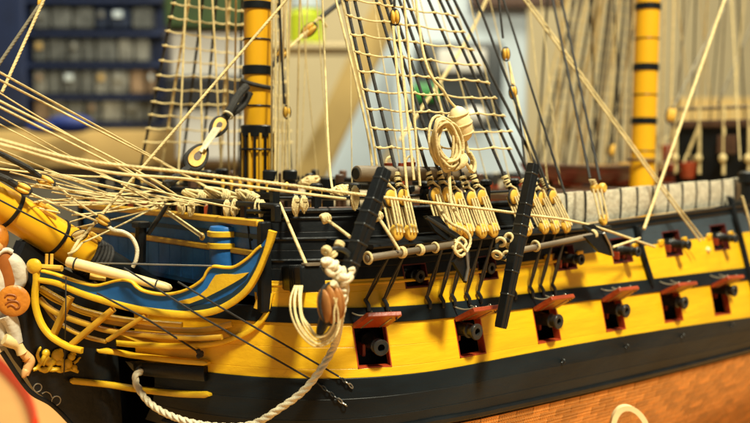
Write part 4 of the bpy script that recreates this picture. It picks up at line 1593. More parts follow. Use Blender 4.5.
# wooden buoy and coil hung in the shrouds
by = thing('anchor_buoy', 'pale wooden barrel shaped buoy with rope bands hung in the shrouds', 'buoy', PY(464, 145, -9.9))
c = PY(460.5, 124, -9.9)
ua = (PY(456, 105, -9.9) - PY(466, 144, -9.9)).normalized()
MB().lathe(c - ua * 0.66, ua, [(0, 0.05), (0.02, 0.16), (0.14, 0.30), (0.34, 0.385), (0.6, 0.41), (0.86, 0.39), (1.1, 0.32), (1.25, 0.22), (1.33, 0.08)], 24).build('buoy_body', BUOY, by, smooth=60)
for tq, R in ((-0.36, 0.375), (0.0, 0.415), (0.38, 0.37)):
    MB().torus(c + ua * tq, ua, R, 0.04, 24, 7).build('rope_band', ROPE, by)
MB().tube(smooth_path([c + ua * 0.6, PY(449, 100, -9.85), PY(443, 90, -9.8), PY(434, 80, -9.7), PY(427, 66, -9.5), PY(421, 40, -9.1), PY(415, -8, -8.4)], 6), 0.05, 8).build('sling', ROPE, by)
MB().tube(smooth_path([c - ua * 0.62, PY(468, 152, -10), PY(472, 160, -10), PY(470, 172, -10.1)], 6), 0.075, 8).build('tail', ROPE, by)
coil = thing('rope_coil', 'thick oval coil of cream rope hung beside the wooden buoy', 'rope', PY(446, 168, -10.1))
rnd = random.Random(3)
for k in range(16):
    aa = 12.5 + rnd.uniform(-4.5, 2.6)
    bb = 23.0 + rnd.uniform(-5, 3)
    cx_, cy_ = 446 + rnd.uniform(-2.6, 2.6), 143 + rnd.uniform(-2.5, 3.5)
    tl = rad(-12) + rnd.uniform(-0.16, 0.16)
    w1, w2 = rnd.uniform(0, 6.28), rnd.uniform(0.03, 0.09)
    pts = []
    for i in range(28):
        q = 2 * math.pi * i / 28
        wob = 1 + w2 * math.sin(3 * q + w1)
        x, y = aa * math.cos(q) * wob, bb * math.sin(q) * wob
        pts.append(PY(cx_ + x * math.cos(tl) - y * math.sin(tl), cy_ + x * math.sin(tl) + y * math.cos(tl), -10.05 - 0.035 * k + 0.08 * math.sin(q * 2 + k)))
    MB().loop(pts, 0.052, 8).build('turn', ROPE, coil, smooth=60)
mb = MB()
for k in range(4):
    mb.torus(PY(455 + k * 1.6, 163 - k * 0.8, -10.3), Vector((0.8, 0.2, -0.3)), 0.27, 0.06, 14, 7)
mb.build('frapping', ROPE, coil)
MB().tube(smooth_path([PY(462, 150, -10.4), PY(466, 163, -10.4), PY(473, 172, -10.3), PY(475, 163, -10.2), PY(470, 152, -10.1)], 6), 0.06, 8).build('loose_end', ROPE, coil)
MB().tube(smooth_path([PY(449, 168, -10.3), PY(450, 190, -10.6), PY(452, 206, -10.8), PY(461, 222, -11.1)], 6), 0.06, 8).build('hauling_part', ROPE, coil)

# ================================================================== RUNNING RIGGING, ROPE BY ROPE
rope('long cream stay rising from the bowsprit block across the front of the foremast', [(293, -8, -3.5), (80, 240, -1.6)], 0.054, laid=True)
rope('cream rope dropping to the bowsprit in front of the blue shelves', [(48, -10, -0.5), (2, 92, -0.8)], 0.055, laid=True)
rope('dull grey tackle line with a small block beside the blue shelves', [(40, 4, 1.0), (-8, 74, 1.0)], 0.06, GREYR, blocks=[((41, 2, 1.0), Vector((0.2, 0, 1)), 1.0)])
G = 'cream lines fanning from the bowsprit to the forecastle'
rope('upper line of the top pair slanting from the bowsprit to the forecastle', [(-8, 68, -2.4), (202, 184, -1.4), PX(222, 196, 22.6)], 0.037, group=G)
rope('lower line of the top pair slanting from the bowsprit to the forecastle', [(-8, 76, -2.4), (190, 178, -1.8), PX(214, 196, 22.6)], 0.037, group=G)
rope('upper line of the second pair slanting from the bowsprit to the beakhead', [(-8, 97, -3.0), (135, 170, -3.2), PX(190, 204, 22.3)], 0.039, group=G)
rope('lower line of the second pair slanting from the bowsprit to the beakhead', [(-8, 103, -3.0), (131, 174, -3.2), PX(184, 204, 22.3)], 0.039, group=G)
rope('longest cream line running from the bow past both anchors to the waist', [(-8, 138, -6.0), (80, 160, -6.9), (200, 174, -8.4), (364, 195, -10.75), (455, 205.5, -11.0), (525, 214.5, -11.2), (585, 224, -10.8), (655, 247, -10.25)], 0.050, laid=True)
rope('cream line running just below the longest one to the forecastle rail', [(-8, 142, -5.2), (101, 171, -6.2), (200, 180.5, -7.2), (346, 199, -9.0)], 0.046, group=G)
fan = [((-8, 146, -1.5), (150, 214, -3.0)), ((-6, 168, 0.4), (108, 177, 0.2)), ((8, 179, -0.8), (136, 204, -2.2)), ((38, 201, -0.6), (158, 192, -3.2)), ((34, 202, -0.4), (136, 203.5, -2.0)),
       ((72, 215, -1.6), (155, 206.5, -3.4)), ((82, 243, -1.3), (165, 203, -3.6)), ((-6, 176, -0.2), (100, 222, -2.0)), ((58, 186, -1.6), (97, 215, -2.2)), ((122, 184, -3.4), (170, 214, -3.8)),
       ((20, 168, 0.6), (190, 204, 0.0)), ((30, 186, 0.2), (148, 197, -0.6)), ((66, 196, -0.4), (200, 207, -1.6)), ((100, 176, -2), (240, 211, -3.4)), ((113, 160, -1.6), (188, 207, -3.0)), ((5, 196, 0.5), (60, 213, -1.0))]
where = ['from the bowsprit top', 'low across the starboard head', 'to the middle of the beakhead', 'crossing the fan almost level', 'lowest of the level ones', 'rising to the ochre moulding', 'rising from the pale boom end', 'to the bowsprit block', 'short, before the bowsprit', 'short, at the ochre moulding',
         'reaching the foremast foot', 'level, behind the bowsprit', 'from bowsprit to the red fittings', 'under the two long lines', 'crossing to the roundhouse', 'short, along the bowsprit']
rf = random.Random(17)
for (a, b), w in zip(fan, where):
    if b[0] > 120:
        b = PX(b[0], min(b[1], 211) - 2, 22.3)
    rope('thin cream line of the tangle above the bowsprit, %s' % w, [a, b], 0.035, sg=0.06, group=G)
rope('double cream line ending at a small hook on the blue bulkhead', [PX(152, 203, 21.45), PX(201, 237, 21.55)], 0.045)
rope('companion cream line to the hook on the blue bulkhead', [PX(155, 202, 21.45), PX(203.5, 235.5, 21.55)], 0.045)
MB().torus(PX(202, 236.5, 21.6), XA, 0.11, 0.045, 12, 6).build('hook_eye', BOX, SHIP)
# finer lines of the same tangle, each from a bowsprit cleat to a pin on the beakhead rail
rf = random.Random(17)
fine = [(-8, 112, 150, 201), (-8, 120, 168, 205), (-8, 154, 118, 203), (-8, 160, 205, 209), (10, 172, 160, 207), (24, 176, 128, 205), (36, 184, 176, 203), (52, 192, 146, 206), (60, 205, 190, 200), (70, 222, 140, 201), (74, 228, 182, 204), (-8, 88, 170, 190), (30, 196, 112, 204), (44, 170, 214, 207)]
FINEL = ['first', 'second', 'third', 'fourth', 'fifth', 'sixth', 'seventh', 'eighth', 'ninth', 'tenth', 'eleventh', 'twelfth', 'thirteenth', 'fourteenth']
fine.sort(key=lambda q: q[2])
for k, (a, b, c_, d_) in enumerate(fine):
    rope('fine pale line to the %s pin of the beakhead rail from starboard' % FINEL[k], [(a, b, rf.uniform(-2.6, 0.4)), PX(c_, d_ - 3, 22.3)], 0.026, sg=rf.uniform(0.03, 0.14), group='fine pale lines over the bowsprit')
# second set of blocks at the bowsprit
bt = thing('bowsprit_tackle', 'cream block and cord lashing at the inner end of the bowsprit', 'block', PY(79, 243, -1.3))
block((79.5, 235.5, -1.4), RGT + ZA * 0.4, 1.35, bt, BOOM)
MB().tube(smooth_path([PY(79, 240, -1.6), PY(73, 250, -1.7), PY(69, 259, -1.6)], 5), 0.06, 8).build('strop_tail', ROPE, bt)
MB().tube(smooth_path([PY(82, 243, -1.6), PY(75, 251, -1.8), PY(68, 254, -1.7)], 5), 0.045, 8).build('strop_tail', ROPE, bt)
bt = thing('bowsprit_tackle', 'black strapped tan block on the upper side of the bowsprit', 'block', PY(46, 180, -0.6))
block((46, 181, -0.6), RGT * 1.0 - ZA * 0.55, 1.5, bt)
MB().tube([PY(40, 177, -0.6), PY(28, 168, -0.6), PY(-6, 150, -0.5)], 0.10, 8).build('black_stay', TARR, bt)
bt = thing('bowsprit_tackle', 'black strapped tan block lower down along the bowsprit', 'block', PY(22, 189, -0.8))
block((23, 188, -0.8), RGT * 1.0 - ZA * 0.45, 1.4, bt)
MB().tube([PY(16, 185, -0.8), PY(6, 179, -0.8), PY(-8, 173, -0.8)], 0.12, 8).build('black_stay', TARR, bt)
bt = thing('bowsprit_tackle', 'small tan block with a white rope curling down the dark post', 'block', PY(103, 222, -1.6))
block((103, 220, -2.0), RGT - ZA * 0.6, 1.3, bt)
MB().tube(smooth_path([PY(106, 224, -2.0), PY(113, 230, -2.2), PY(123, 232, -2.4), PY(132, 238, -2.5), PY(137, 249, -2.6), (PY(136, 260, -2.6)), PY(133, 267, -2.5)], 6), 0.075, 8).build('curled_rope', WROPE, bt, smooth=60)
rope('taut dark jackstay along the bowsprit', [(-8, 196, -1.0), (80, 242, -1.2)], 0.032, TARR, laid=False)
rope('thin bright wire stretched level before the blue bulkhead', [HP(94, 263, -0.3), HP(212, 266, 0.1)], 0.028, STEEL, laid=False)
rope('small cream knot line from the rail to the first anchor stock', [(320, 216, -9.4), (330, 222, -9.8), (350, 237, -11.2)], 0.055)
rope('cream stopper from the forecastle rail down to the cathead', [(274, 190, -6.0), (308.5, 270, -9.9)], 0.055)
rope('cream cord from the deadeyes down to the first anchor shank', [(376, 214, -10.2), (384, 226, -10.7), (399, 250, -11.1)], 0.055)
mb = MB()
for a, b in ((323, 219), (375, 217)):
    mb2 = MB()
    for k in range(4):
        mb2.torus(PY(a + k * 1.2, b - k * 0.4, -9.6 if a < 350 else -10.3), Vector((1, 0.4 * k - .6, 0.3)), 0.13, 0.05, 10, 6)
    tag(mb2.build('rope_knot', ROPE, None, smooth=60), 'small cream knot at the %s' % ('forecastle rail before the anchor stock' if a < 350 else 'foot of the foremost deadeye'), 'knot')
# ropes belayed on the hull near the waist
rope('long near cream rope falling to the waist rail in front of the mainmast', [(728, -10, -8.0), (644, 229, -10.2)], 0.072, laid=True)
rope('cream rope crossing the mainmast down to the canvas netting', [(517, -10, -4.5), (655, 180, -9.2), (700, 241, -10.3)], 0.05, laid=True)
rope('companion cream rope ending beside the upper gunport', [(521, -10, -4.5), (657, 178, -9.2), (704, 240, -10.3)], 0.04)
rope('short cream rope tail across the fluke of the aft anchor', [(613, 247, -11.3), (640, 238, -10.6)], 0.05)
rope('cream tail at the aft end of the canvas netting', [(742, 196, -10.0), (750, 224, -10.3), (752, 236, -10.3)], 0.06)
# falls beside the foremast down to the fife rail
G2 = 'cream falls hanging beside the foremast'
falls = [(272, 271.5, -1.4), (276, 275, -1.9), (281, 277, -1.6), (286, 290, -1.9), (291, 284, -0.2), (300, 296, 1.5), (284, 282, 0.8), (268, 270, 0.5)]
ORD = ['first', 'second', 'third', 'fourth', 'fifth', 'sixth', 'seventh', 'eighth', 'ninth', 'tenth']
falls.sort()
for k, (x0, x1, Y) in enumerate(falls):
    rope('%s upright cream fall counted from the foremast toward its shrouds' % ORD[k], [(x0, -8, Y * 0.6), (x1, 196 - (k % 3) * 4, Y)], 0.045, group=G2)
rope('dark fall close beside the foremast carrying a small yellow block', [(279, -8, -1.2), (284, 104, -1.4)], 0.05, TARR, laid=False, blocks=[((287, 112, -1.5), ZA, 1.2)])
G3 = 'cream falls in front of the beige wall'
for k, (a, b, c_, d_) in enumerate(((322, -8, 330, 170), (334, -8, 366, 125), (340, -8, 371, 130), (410, -8, 460, 175))):
    rope('slanting cream fall, %s' % ['alone before the beige wall', 'forward one of the pair before the shroud net', 'after one of the pair before the shroud net', 'passing behind the rope coil'][k], [(a, -8, -4.5), (c_, d_, -7.5), (c_ + 9, 195 if d_ < 150 else 190, -8.8)], 0.045, group=G3)
for k, (x0, x1, Y) in enumerate(((186, 178, 3.5), (199, 203, 3.0), (212, 222, 2.6), (226, 229, 2.2), (236, 234, 1.8))):
    rope('%s cream fall among the far shrouds counted from the cabinet side' % ORD[k], [(x0, -8, Y), (x1, 184, Y + 0.5)], 0.05, group='cream falls among the far shrouds')
thin = [(262, 300, 290, 190, 2.0), (300, 268, 318, 186, 0.5), (308, 322, 300, 190, 1.5), (316, 350, 330, 188, -2.0), (350, 384, 352, 190, -5.0), (372, 420, 404, 188, -6.5), (384, 430, 428, 190, -6.0), (418, 448, 470, 188, -6.5), (436, 466, 490, 190, -6.0), (452, 480, 506, 186, -5.5), (468, 520, 512, 190, -6.0), (488, 530, 534, 186, -5.0), (528, 540, 548, 186, -5.5), (540, 552, 560, 184, -4.0)]
for k, (a, b, c_, d_, Y) in enumerate(thin):
    rope('hair thin cream line rising behind the fore shrouds, %s from the foremast' % FINEL[k], [(a, -8, Y * 0.55), (c_, d_, Y)], 0.024, sg=0.06, group='hair thin lines behind the fore shrouds')
# diagonal stay with hearts and lashing behind the mast (main stay)
st = thing('lashed_stay', 'dark stay with cream lashed block rising diagonally aft of the foremast', 'rope', PY(280, 56, 1.0))
MB().tube([PY(258, 84, 0.7), PY(279, 57, 1.0)], 0.10, 8).build('lower_stay', TARR, st)
MB().tube([PY(320, 18, 1.6), PY(352, -8, 2.0)], 0.13, 8).build('upper_stay', TARR, st)
block((281, 55, 1.0), RGT + ZA * 0.9, 1.6, st)
block((309, 30, 1.4), RGT + ZA * 0.9, 1.9, st)
mb = MB()
for k in range(5):
    mb.tube(resample([PY(284 + k, 53 - k, 1.0 - 0.06 * k), PY(304 + k, 33 - k * .5, 1.35 - .06 * k)], 0.5), 0.06, 6)
mb.tube(smooth_path([PY(313, 24, 1.3), PY(319, 18, 1.3), PY(323, 21, 1.3), PY(327, 27, 1.3)], 4), 0.06, 6)
mb.build('lashing', ROPE, st)
# preventer hearts forward of the foremast
ht = thing('fore_stay_hearts', 'pair of black and tan hearts lashed with white cord ahead of the foremast', 'rigging', PY(190, 170, -1.0))


def heart(c, ax, s):
    ax = Vector(ax).normalized()
    n = (CAM - c).normalized()
    n = (n - ax * n.dot(ax)).normalized()
    sd = ax.cross(n)
    def ring(k):
        pts = []
        for i in range(26):
            q = 2 * math.pi * i / 26
            x, y = math.cos(q), math.sin(q)
            pts.append(c + sd * (x * 0.235 * s * k * (1.0 - 0.25 * y)) + ax * (y * 0.42 * s * k))
        return pts
    MB().prism(ring(1.0), n, 0.26 * s).build('heart', BOX, ht, smooth=40)
    MB().loop(ring(1.14), 0.085 * s, 9).build('strop', TARR, ht)
    MB().prism([p + n * 0.05 * s for p in ring(0.45)], n, 0.20 * s).build('heart_hole', BROWN, ht, smooth=40)
    return n


h1 = PY(218, 127, -0.9)
h2 = PY(197, 157, -1.2)
hx = (h1 - h2).normalized()
heart(h1, -hx, 1.0)
heart(h2, hx, 1.25)
mb = MB()
hn_ = (CAM - h1).normalized()
for k in range(6):
    o_ = (k - 2.5)
    mb.tube(resample([h2 + hx * 0.25 + RGT * (0.07 * o_) + ZA * 0.05 * o_ + hn_ * (0.2 + 0.05 * (k % 2)), h1 - hx * 0.05 + RGT * (0.055 * o_) + hn_ * 0.2], 0.4), 0.05, 6)
mb.build('lashing', WROPE, ht, smooth=60)
MB().tube(smooth_path([h1 + hx * 0.5, PY(229, 112, -0.9), PY(238, 96, -0.8), PY(247, 86, -0.8)], 5), 0.17, 9).build('black_stay', TARR, ht)
MB().tube(smooth_path([PY(232, 113, -0.6), PY(243, 105, -0.5), PY(250, 92, -0.6)], 4), 0.16, 9).build('black_stay', TARR, ht)
MB().torus(PY(228, 115, -1.0), hx, 0.2, 0.045, 14, 7).build('seizing', WROPE, ht)
MB().tube(smooth_path([h2 - hx * 0.6, PY(184, 172, -1.3), PY(165, 185, -1.3)], 5), 0.17, 9).build('black_stay', TARR, ht)
# blocks in the shrouds
for lab, cpx, rp, mt_ in (('tall yellow block with two cream falls hanging high in the foremast shrouds', (395, 17, -8.6), [(394, -8, -8.4), (394.5, 6, -8.5)], TARR),
                          ('yellow block on a black line above the aft deadeyes', (506, 54, -7.5), [(498, -8, -6.9), (503, 38, -7.3)], TARR),
                          ('small yellow block hanging below the other on a thin line', (513, 92, -8.2), [(509, 62, -7.6), (512, 84, -8.1)], ROPE)):
    rope(lab, rp, 0.05, mt_, laid=False, blocks=[(cpx, Vector((0.1, 0, -1)), 1.25)])
for k, (a, b) in enumerate((((393, 26, -8.8), (407, 188, -10.2)), ((398, 26, -8.8), (414, 180, -10.2)), ((404, 0, -8.3), (420, 186, -10.0)))):
    rope(['cream fall from the forward side of the tall yellow block', 'cream fall from the after side of the tall yellow block', 'cream fall clear of the tall yellow block before the shrouds'][k], [a, b], 0.05, group='cream falls in front of the foremost shrouds')
rope('cream fall from the small yellow block to the aft deadeyes', [(509, 62, -7.7), (534, 172, -9.6)], 0.045)
rope('black tail from the small yellow block', [(515, 98, -8.3), (521, 130, -8.8), (525, 165, -9.4)], 0.045, TARR, laid=False)
rope('slanting blurred cream brace behind the shroud net', [(490, -8, 2.0), (462, 48, 2.2), (400, 140, 2.4)], 0.10, laid=False)
# bright brace on the bow: black lines stretched down to the wale with chain ends
for k, (a, b, c_) in enumerate(((HP(97, 293, 0.35), HP(150, 321, 0.6), HU(203, 352, 0.2)), (HP(124, 268, 0.3), HP(200, 316, 0.6), HU(318, 383, 0.15)), (HP(178, 282, 0.3), HP(215, 304, 0.5), HU(338, 376, 0.15)))):
    P = [a, b, c_]
    mb = MB().tube(resample(P, 0.6), 0.036, 6)
    t = thing('bow_guy', 'black guy line slanting over the blue head rail, %s' % ['short, tied at the gold cheek', 'to the lower wale chain', 'to the upper wale chain'][k], 'rope', c_, 'black guys on the bow')
    mb.build('line', TARR, t)
    if k:
        q0 = c_
        q1 = HU(346, 405, 0.12) if k == 1 else HU(352, 387, 0.12)
        nl = 7 if k == 1 else 4
        dv = (q1 - q0) / nl
        for j in range(nl):
            c0 = q0 + dv * (j + 0.5)
            pts = [c0 + dv.normalized() * (dv.length * 0.62 * math.cos(q)) + (ZA if j % 2 else hnorm(c0.x, c0.z)) * (0.06 * math.sin(q)) for q in [2 * math.pi * i / 12 for i in range(12)]]
            MB().loop(pts, 0.022, 6).build('chain_link', STEEL if j > nl - 3 else IRON, t)
    else:
        mb = MB()
        for j in range(4):
            mb.blob(c_ + Vector((random.uniform(-.1, .1), -0.05, random.uniform(-.1, .1))), AX, (0.1, 0.08, 0.1), 8, 6)
        mb.build('knot', TARR, t)
rope('fine black lanyard hanging straight down from the blue head panel', [HP(66, 277, 0.3), HP(65.5, 320, 0.35), PY(64, 375, -0.7)], 0.024, TARR, laid=False)

# rolled lines and bags hung on the forecastle rail
rr_ = random.Random(5)
for j, (x0, y0, x1, y1, Y, r) in enumerate(((184, 191, 214, 196, -2.2, 0.24), (206, 189, 240, 197, -3.3, 0.26), (238, 191, 258, 197, -5.0, 0.22), (331, 192, 350, 187, -7.6, 0.26), (300, 183, 318, 178, -1.5, 0.3))):
    a, b = PY(x0, y0, Y), PY(x1, y1, Y)
    n_ = 12
    mb = MB()
    for q in range(9):
        ph, rad_ = rr_.uniform(0, 6.28), r * rr_.uniform(0.3, 0.85)
        e0, e1 = rr_.uniform(-0.06, 0.1), rr_.uniform(0.9, 1.06)
        pts = []
        for i in range(n_ + 1):
            t = i / n_
            f = math.sin(math.pi * (0.08 + 0.84 * t))
            pts.append(a.lerp(b, e0 + (e1 - e0) * t) + YA * (rad_ * math.cos(ph + 1.4 * t) * f) + ZA * (rad_ * math.sin(ph + 1.4 * t) * f - 0.10 * math.sin(math.pi * t)))
        mb.tube(smooth_path(pts, 2), 0.058, 7)
    md = a.lerp(b, 0.5)
    for q in range(4):
        mb.torus(md + (b - a).normalized() * (0.09 * (q - 1.5)) - ZA * 0.08, (b - a) + Vector((0, 0, rr_.uniform(-.3, .3))), r * 0.80, 0.05, 16, 7)
    tag(mb.build('rope_bundle', ROPE if j < 3 else BOOM, None, smooth=70), ['cream rope bundle on the beakhead rail nearest the lashed hearts', 'long cream rope bundle in the middle of the beakhead rail', 'short cream rope bundle ahead of the foremast foot', 'pale rolled bundle beside the first anchor stock', 'pale rolled bundle on the deck behind the black rail'][j], 'bundle')
# hanks of line belayed below the rails (between the posts)
k = 0
for hi_, (px_, py0, py1, Y) in enumerate(((227, 200, 218, -4.6), (235, 199, 218, -4.9), (258, 199, 220, -6.2), (262, 200, 220, -6.4), (191, 200, 214, -2.9), (181, 199, 212, -2.2), (296, 196, 214, -7.6), (304, 196, 212, -7.8), (355, 186, 208, -9.0), (378, 200, 214, -9.6))):
    hk = MB()
    for j in range(5):
        dx = 1.15 * (j - 2)
        yb_j = py1 + rr_.uniform(-2.5, 2.5)
        pts = [PY(px_ + dx * 0.3, py0, Y), PY(px_ + dx * 1.2, py0 + 5, Y - 0.10), PY(px_ + dx * 1.4 + rr_.uniform(-.6, .6), (py0 + yb_j) / 2 + 3, Y - 0.12), PY(px_ + dx * 0.7, yb_j, Y - 0.05)]
        hk.tube(smooth_path(pts, 4), 0.036, 6)
    for j in range(3):
        hk.torus(PY(px_, py0 + 3 + j, Y - 0.06), ZA, 0.10, 0.035, 12, 6)
    tag(hk.build('rope_hank', ROPE, None, smooth=60), 'small hank of cream line hanging from the forecastle rail, %s' % ['under the long bundle', 'abaft the long bundle', 'before the foremast foot', 'beside the foremast foot', 'under the forward bundle', 'by the red bucket', 'abaft the cathead stopper', 'nearer the anchor knot', 'behind the first anchor stock', 'below the foremost deadeye'][hi_], 'rope', 'hanks on the forecastle rail')
# red fittings behind the rail and orange blocks behind the deadeyes
for lab, px_, py_, Y, s_, m_ in (('red fire bucket behind the beakhead rail', 201, 211, -1.2, 0.30, RED), ('orange red bucket hung behind the foremost deadeye', 390, 168, -8.1, 0.25, LIDR), ('orange red bucket hung behind the second deadeye from the bow', 410, 167, -8.0, 0.25, LIDR), ('red bucket on the quarterdeck barricade beside the mainmast', 668, 152, 4.0, 0.75, LIDR), ('second red bucket low beside the mainmast', 688, 169, 2.0, 0.7, LIDR)):
    c = PY(px_, py_, Y)
    t = thing('fire_bucket', lab, 'bucket', c - ZA * s_)
    MB().lathe(c - ZA * s_, ZA, [(0, s_ * 0.62), (s_ * 0.1, s_ * 0.68), (s_ * 1.7, s_ * 0.92), (s_ * 1.75, s_ * 0.86), (s_ * 1.7, s_ * 0.8), (s_ * 0.2, s_ * 0.55), (s_ * 0.2, 0.01)], 18).build('pail', m_, t)
    MB().tube([c + ZA * s_ * 0.7 + XA * s_ * 0.85 * math.cos(q) + ZA * s_ * 0.9 * math.sin(q) for q in [math.pi * i / 10 for i in range(11)]], 0.05, 6).build('handle', ROPE, t)

# deck clutter behind the deadeyes: gun and carriage shapes on the forecastle
for lab, px_, py_, Y in (('black cannon on the forecastle deck behind the deadeyes', 432, 216, -6.6), ('second black cannon on the forecastle deck behind the deadeyes', 488, 216, -6.6)):
    c = PY(px_, py_, Y)
    cannon(Vector((c.x, -7.4, c.z)), Vector((0, -1, 0.05)), 1.0, lab, 'forecastle cannons')
# waist: skid beams and boat at the far side, quarterdeck barricade
bar = thing('quarterdeck_barricade', 'dark blurred barricade with brown top rail and pale posts aft of the mainmast', 'barricade', Vector((68, 0, ZD)))
MB().box((68.4, -2.6, -1.2), AX, (0.3, 6.0, 3.0)).build('barricade_wall', BLK, bar, smooth=0)
MB().rbox((68.2, -2.6, 1.95), (YA, XA, ZA), (6.2, 0.4, 0.28), 0.08).build('top_rail', BROWN, bar)
MB().rbox((68.0, -2.6, 3.1), (YA, XA, ZA), (6.2, 0.16, 0.12), 0.05).build('rope_rail', SPAR, bar)
for k in range(7):
    y = 3.2 - k * 1.9
    MB().tube([Vector((67.9, y, -1.8)), Vector((67.9, y + 0.1, 3.3))], 0.13, 8).build('stanchion', ROPE, bar)
    MB().blob(Vector((67.7, y, -0.6)), AX, (0.3, 0.3, 0.35), 10, 8).build('lashing', ROPE, bar)
MB().tube([Vector((67.5, 2.6, -1.6)), Vector((67.6, 1.2, 1.9))], 0.12, 8).build('brace', ROPE, bar)
MB().rbox((67.9, -0.8, 0.4), (YA, XA, ZA), (0.7, 0.1, 0.7), 0.05).build('shutter', BROWN, bar)
for k in range(5):
    X = 44 + k * 5
    MB().rbox((X, 0, -2.6), (YA, XA, ZA), (8.6, 0.35, 0.2), 0.06).build('skid_beam', BROWN, SHIP)
bt = thing('ship_boat', 'blurred dark red ship boat stowed low on the beams before the mainmast', 'boat', Vector((57, 3.4, -2.4)))
rings = []
for i in range(19):
    t = i / 18
    X = 50 + 15 * t
    w = 1.7 * (math.sin(math.pi * (0.06 + 0.88 * t)) ** 0.6)
    zs = 0.25 * (2 * t - 1) ** 2
    rings.append([Vector((X, 3.4 + w * math.cos(q), -1.15 + zs + 1.2 * (0.15 + 0.85 * w / 1.7) * math.sin(q))) for q in [math.pi + math.pi * j / 12 for j in range(13)]])
MB().rings(rings).build('boat_hull', DARKR, bt, smooth=60)
for i in (0, 12):
    MB().tube([r[i] for r in rings], 0.12, 7).build('gunwale', BROWN, bt)
for i in (3, 6, 9, 12, 15):
    MB().rbox((rings[i][0] + rings[i][12]) / 2 + ZA * 0.05, (YA, XA, ZA), ((rings[i][0] - rings[i][12]).length / 2, 0.35, 0.06), 0.03).build('thwart', OCHRE, bt)
for k in range(5):
    X = 43.5 + 4.4 * k
    cannon(Vector((X, 7.6, -1.75)), Vector((0, 1, 0.03)), 1.25, 'blurred cannon on red carriage at the far bulwark, %s from the bow' % ordinal[k], 'far side waist cannons')
for k in range(6):
    X = 54.0 + 3.3 * k
    t = thing('cask', 'blurred red brown cask on the waist deck, %s from the bow' % ordinal[k], 'cask', Vector((X, 5.6, ZD)), 'casks in the waist')
    MB().lathe((X, 5.6, ZD), ZA, [(0, 0.75), (0.1, 0.85), (1.6, 1.05), (3.1, 0.85), (3.3, 0.8), (3.3, 0.02)], 18).build('cask_body', LIDR if k % 2 else BROWN, t)
    for zz in (0.7, 2.5):
        MB().torus((X, 5.6, ZD + zz), ZA, 0.98, 0.09, 20, 7).build('cask_hoop', BLK, t)
# blurred pale blocks and knots by the mainmast
for lab, px_, py_, Y in (('blurred yellow block beside the mainmast', 671, 115, -0.5), ('blurred tan block at the foot of the far main shrouds', 611, 150, 8.0)):
    t = thing('hanging_block', lab, 'block', PY(px_, py_, Y))
    block((px_, py_, Y), ZA + XA * 0.3, 2.6, t)
    MB().tube([PY(px_, py_ - 8, Y), PY(px_ + 3, -8, Y)], 0.07, 6).build('pendant', ROPE, t)
for k, (a, b, c_, d_, Y) in enumerate(((556, -8, 585, 178, 4), (572, -8, 566, 178, 7), (596, -8, 576, 176, 7), (614, -8, 622, 178, 5), (622, -8, 590, 178, 8), (690, -8, 664, 176, 2), (676, -8, 700, 176, 3), (722, -8, 704, 176, 5), (745, -8, 728, 170, 1), (642, -8, 604, 176, 6))):
    rope('%s blurred fine line of the waist counted from the netting end' % ORD[k], [(a, b, Y * 0.5), (c_, d_, Y)], 0.05, (ROPE, GREYR, ROPE, TARR)[k % 4], laid=False, group='blurred fine lines of the waist')
aft = [(548, 536, 3), (566, 552, 3.5), (580, 560, 4), (590, 598, 3), (600, 582, 5), (612, 592, 5), (626, 606, 5), (636, 612, 4), (684, 676, 3), (696, 690, 4), (708, 696, 4), (726, 716, 2), (738, 748, 1)]
AFTL = ['first', 'second', 'third', 'fourth', 'fifth', 'sixth', 'seventh', 'eighth', 'ninth', 'tenth', 'eleventh', 'twelfth', 'thirteenth']
for k, (a, c_, Y) in enumerate(aft):
    rope('%s of the blurred heavier stays aft of the fore shrouds, counted going aft' % AFTL[k], [(a, -8, Y * 0.6), (c_, 176, Y + 2)], 0.07, (TARR, ROPE, GREYR)[k % 3], laid=False, group='blurred heavier stays in the waist')
MLAB = ['cream line touching the after side of the mainmast', 'cream line second aft of the mainmast', 'grey line just forward of the mainmast', 'short grey tackle down to the yellow block', 'thick grey stay above the barricade', 'short cream line before the barricade', 'thin cream line down to the barricade rail', 'cream line slanting across the far main shrouds', 'grey line slanting across the far main shrouds']
G4 = 'blurred lines round the mainmast'
for a, b, r, m_ in (((660, -8, 0.5), (656, 176, 0.8), 0.06, ROPE), ((665, -8, 0.5), (661, 170, 1.5), 0.06, ROPE), ((632, -8, 2), (628, 176, 6), 0.07, GREYR), ((732, -8, 3), (672, 110, 0), 0.09, GREYR), ((766, -8, 3), (718, 104, 3), 0.12, GREYR), ((731, -8, -1), (740, 160, -4), 0.05, ROPE), ((700, -8, 5), (712, 120, 6), 0.05, ROPE), ((605, -8, 5), (560, 160, 9), 0.07, ROPE), ((585, -8, 5), (545, 150, 9), 0.07, GREYR)):
    rope('blurred %s' % MLAB.pop(0), [a, b], r, m_, laid=False, group=G4)

# ================================================================== TABLE AND BACKGROUND (far, out of focus)
WALL = mat('beige_wall', (0.58, 0.47, 0.26), 0.8, var=0.05, scale=4)
PEACH = mat('peach_tablecloth', (0.44, 0.22, 0.055), 0.8, var=0.06, scale=20, bump=0.2)
REDP = mat('red_trim', (0.78, 0.04, 0.008), 0.5, var=0.1, scale=60)
NAVY = mat('navy_cabinet', (0.006, 0.014, 0.05), 0.5, var=0.2, scale=20)
NAVY2 = mat('navy_drawer', (0.008, 0.016, 0.04), 0.5, var=0.2, scale=20)
TRAYC = mat('clear_drawer_front', (0.095, 0.10, 0.095), 0.35, var=0.45, scale=45)
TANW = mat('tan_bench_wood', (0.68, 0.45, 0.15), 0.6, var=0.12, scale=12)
DARKB = mat('dark_bag', (0.012, 0.012, 0.014), 0.7, var=0.3, scale=20)
BLUEP = mat('blue_plastic', (0.008, 0.025, 0.17), 0.6, var=0.2, scale=20)
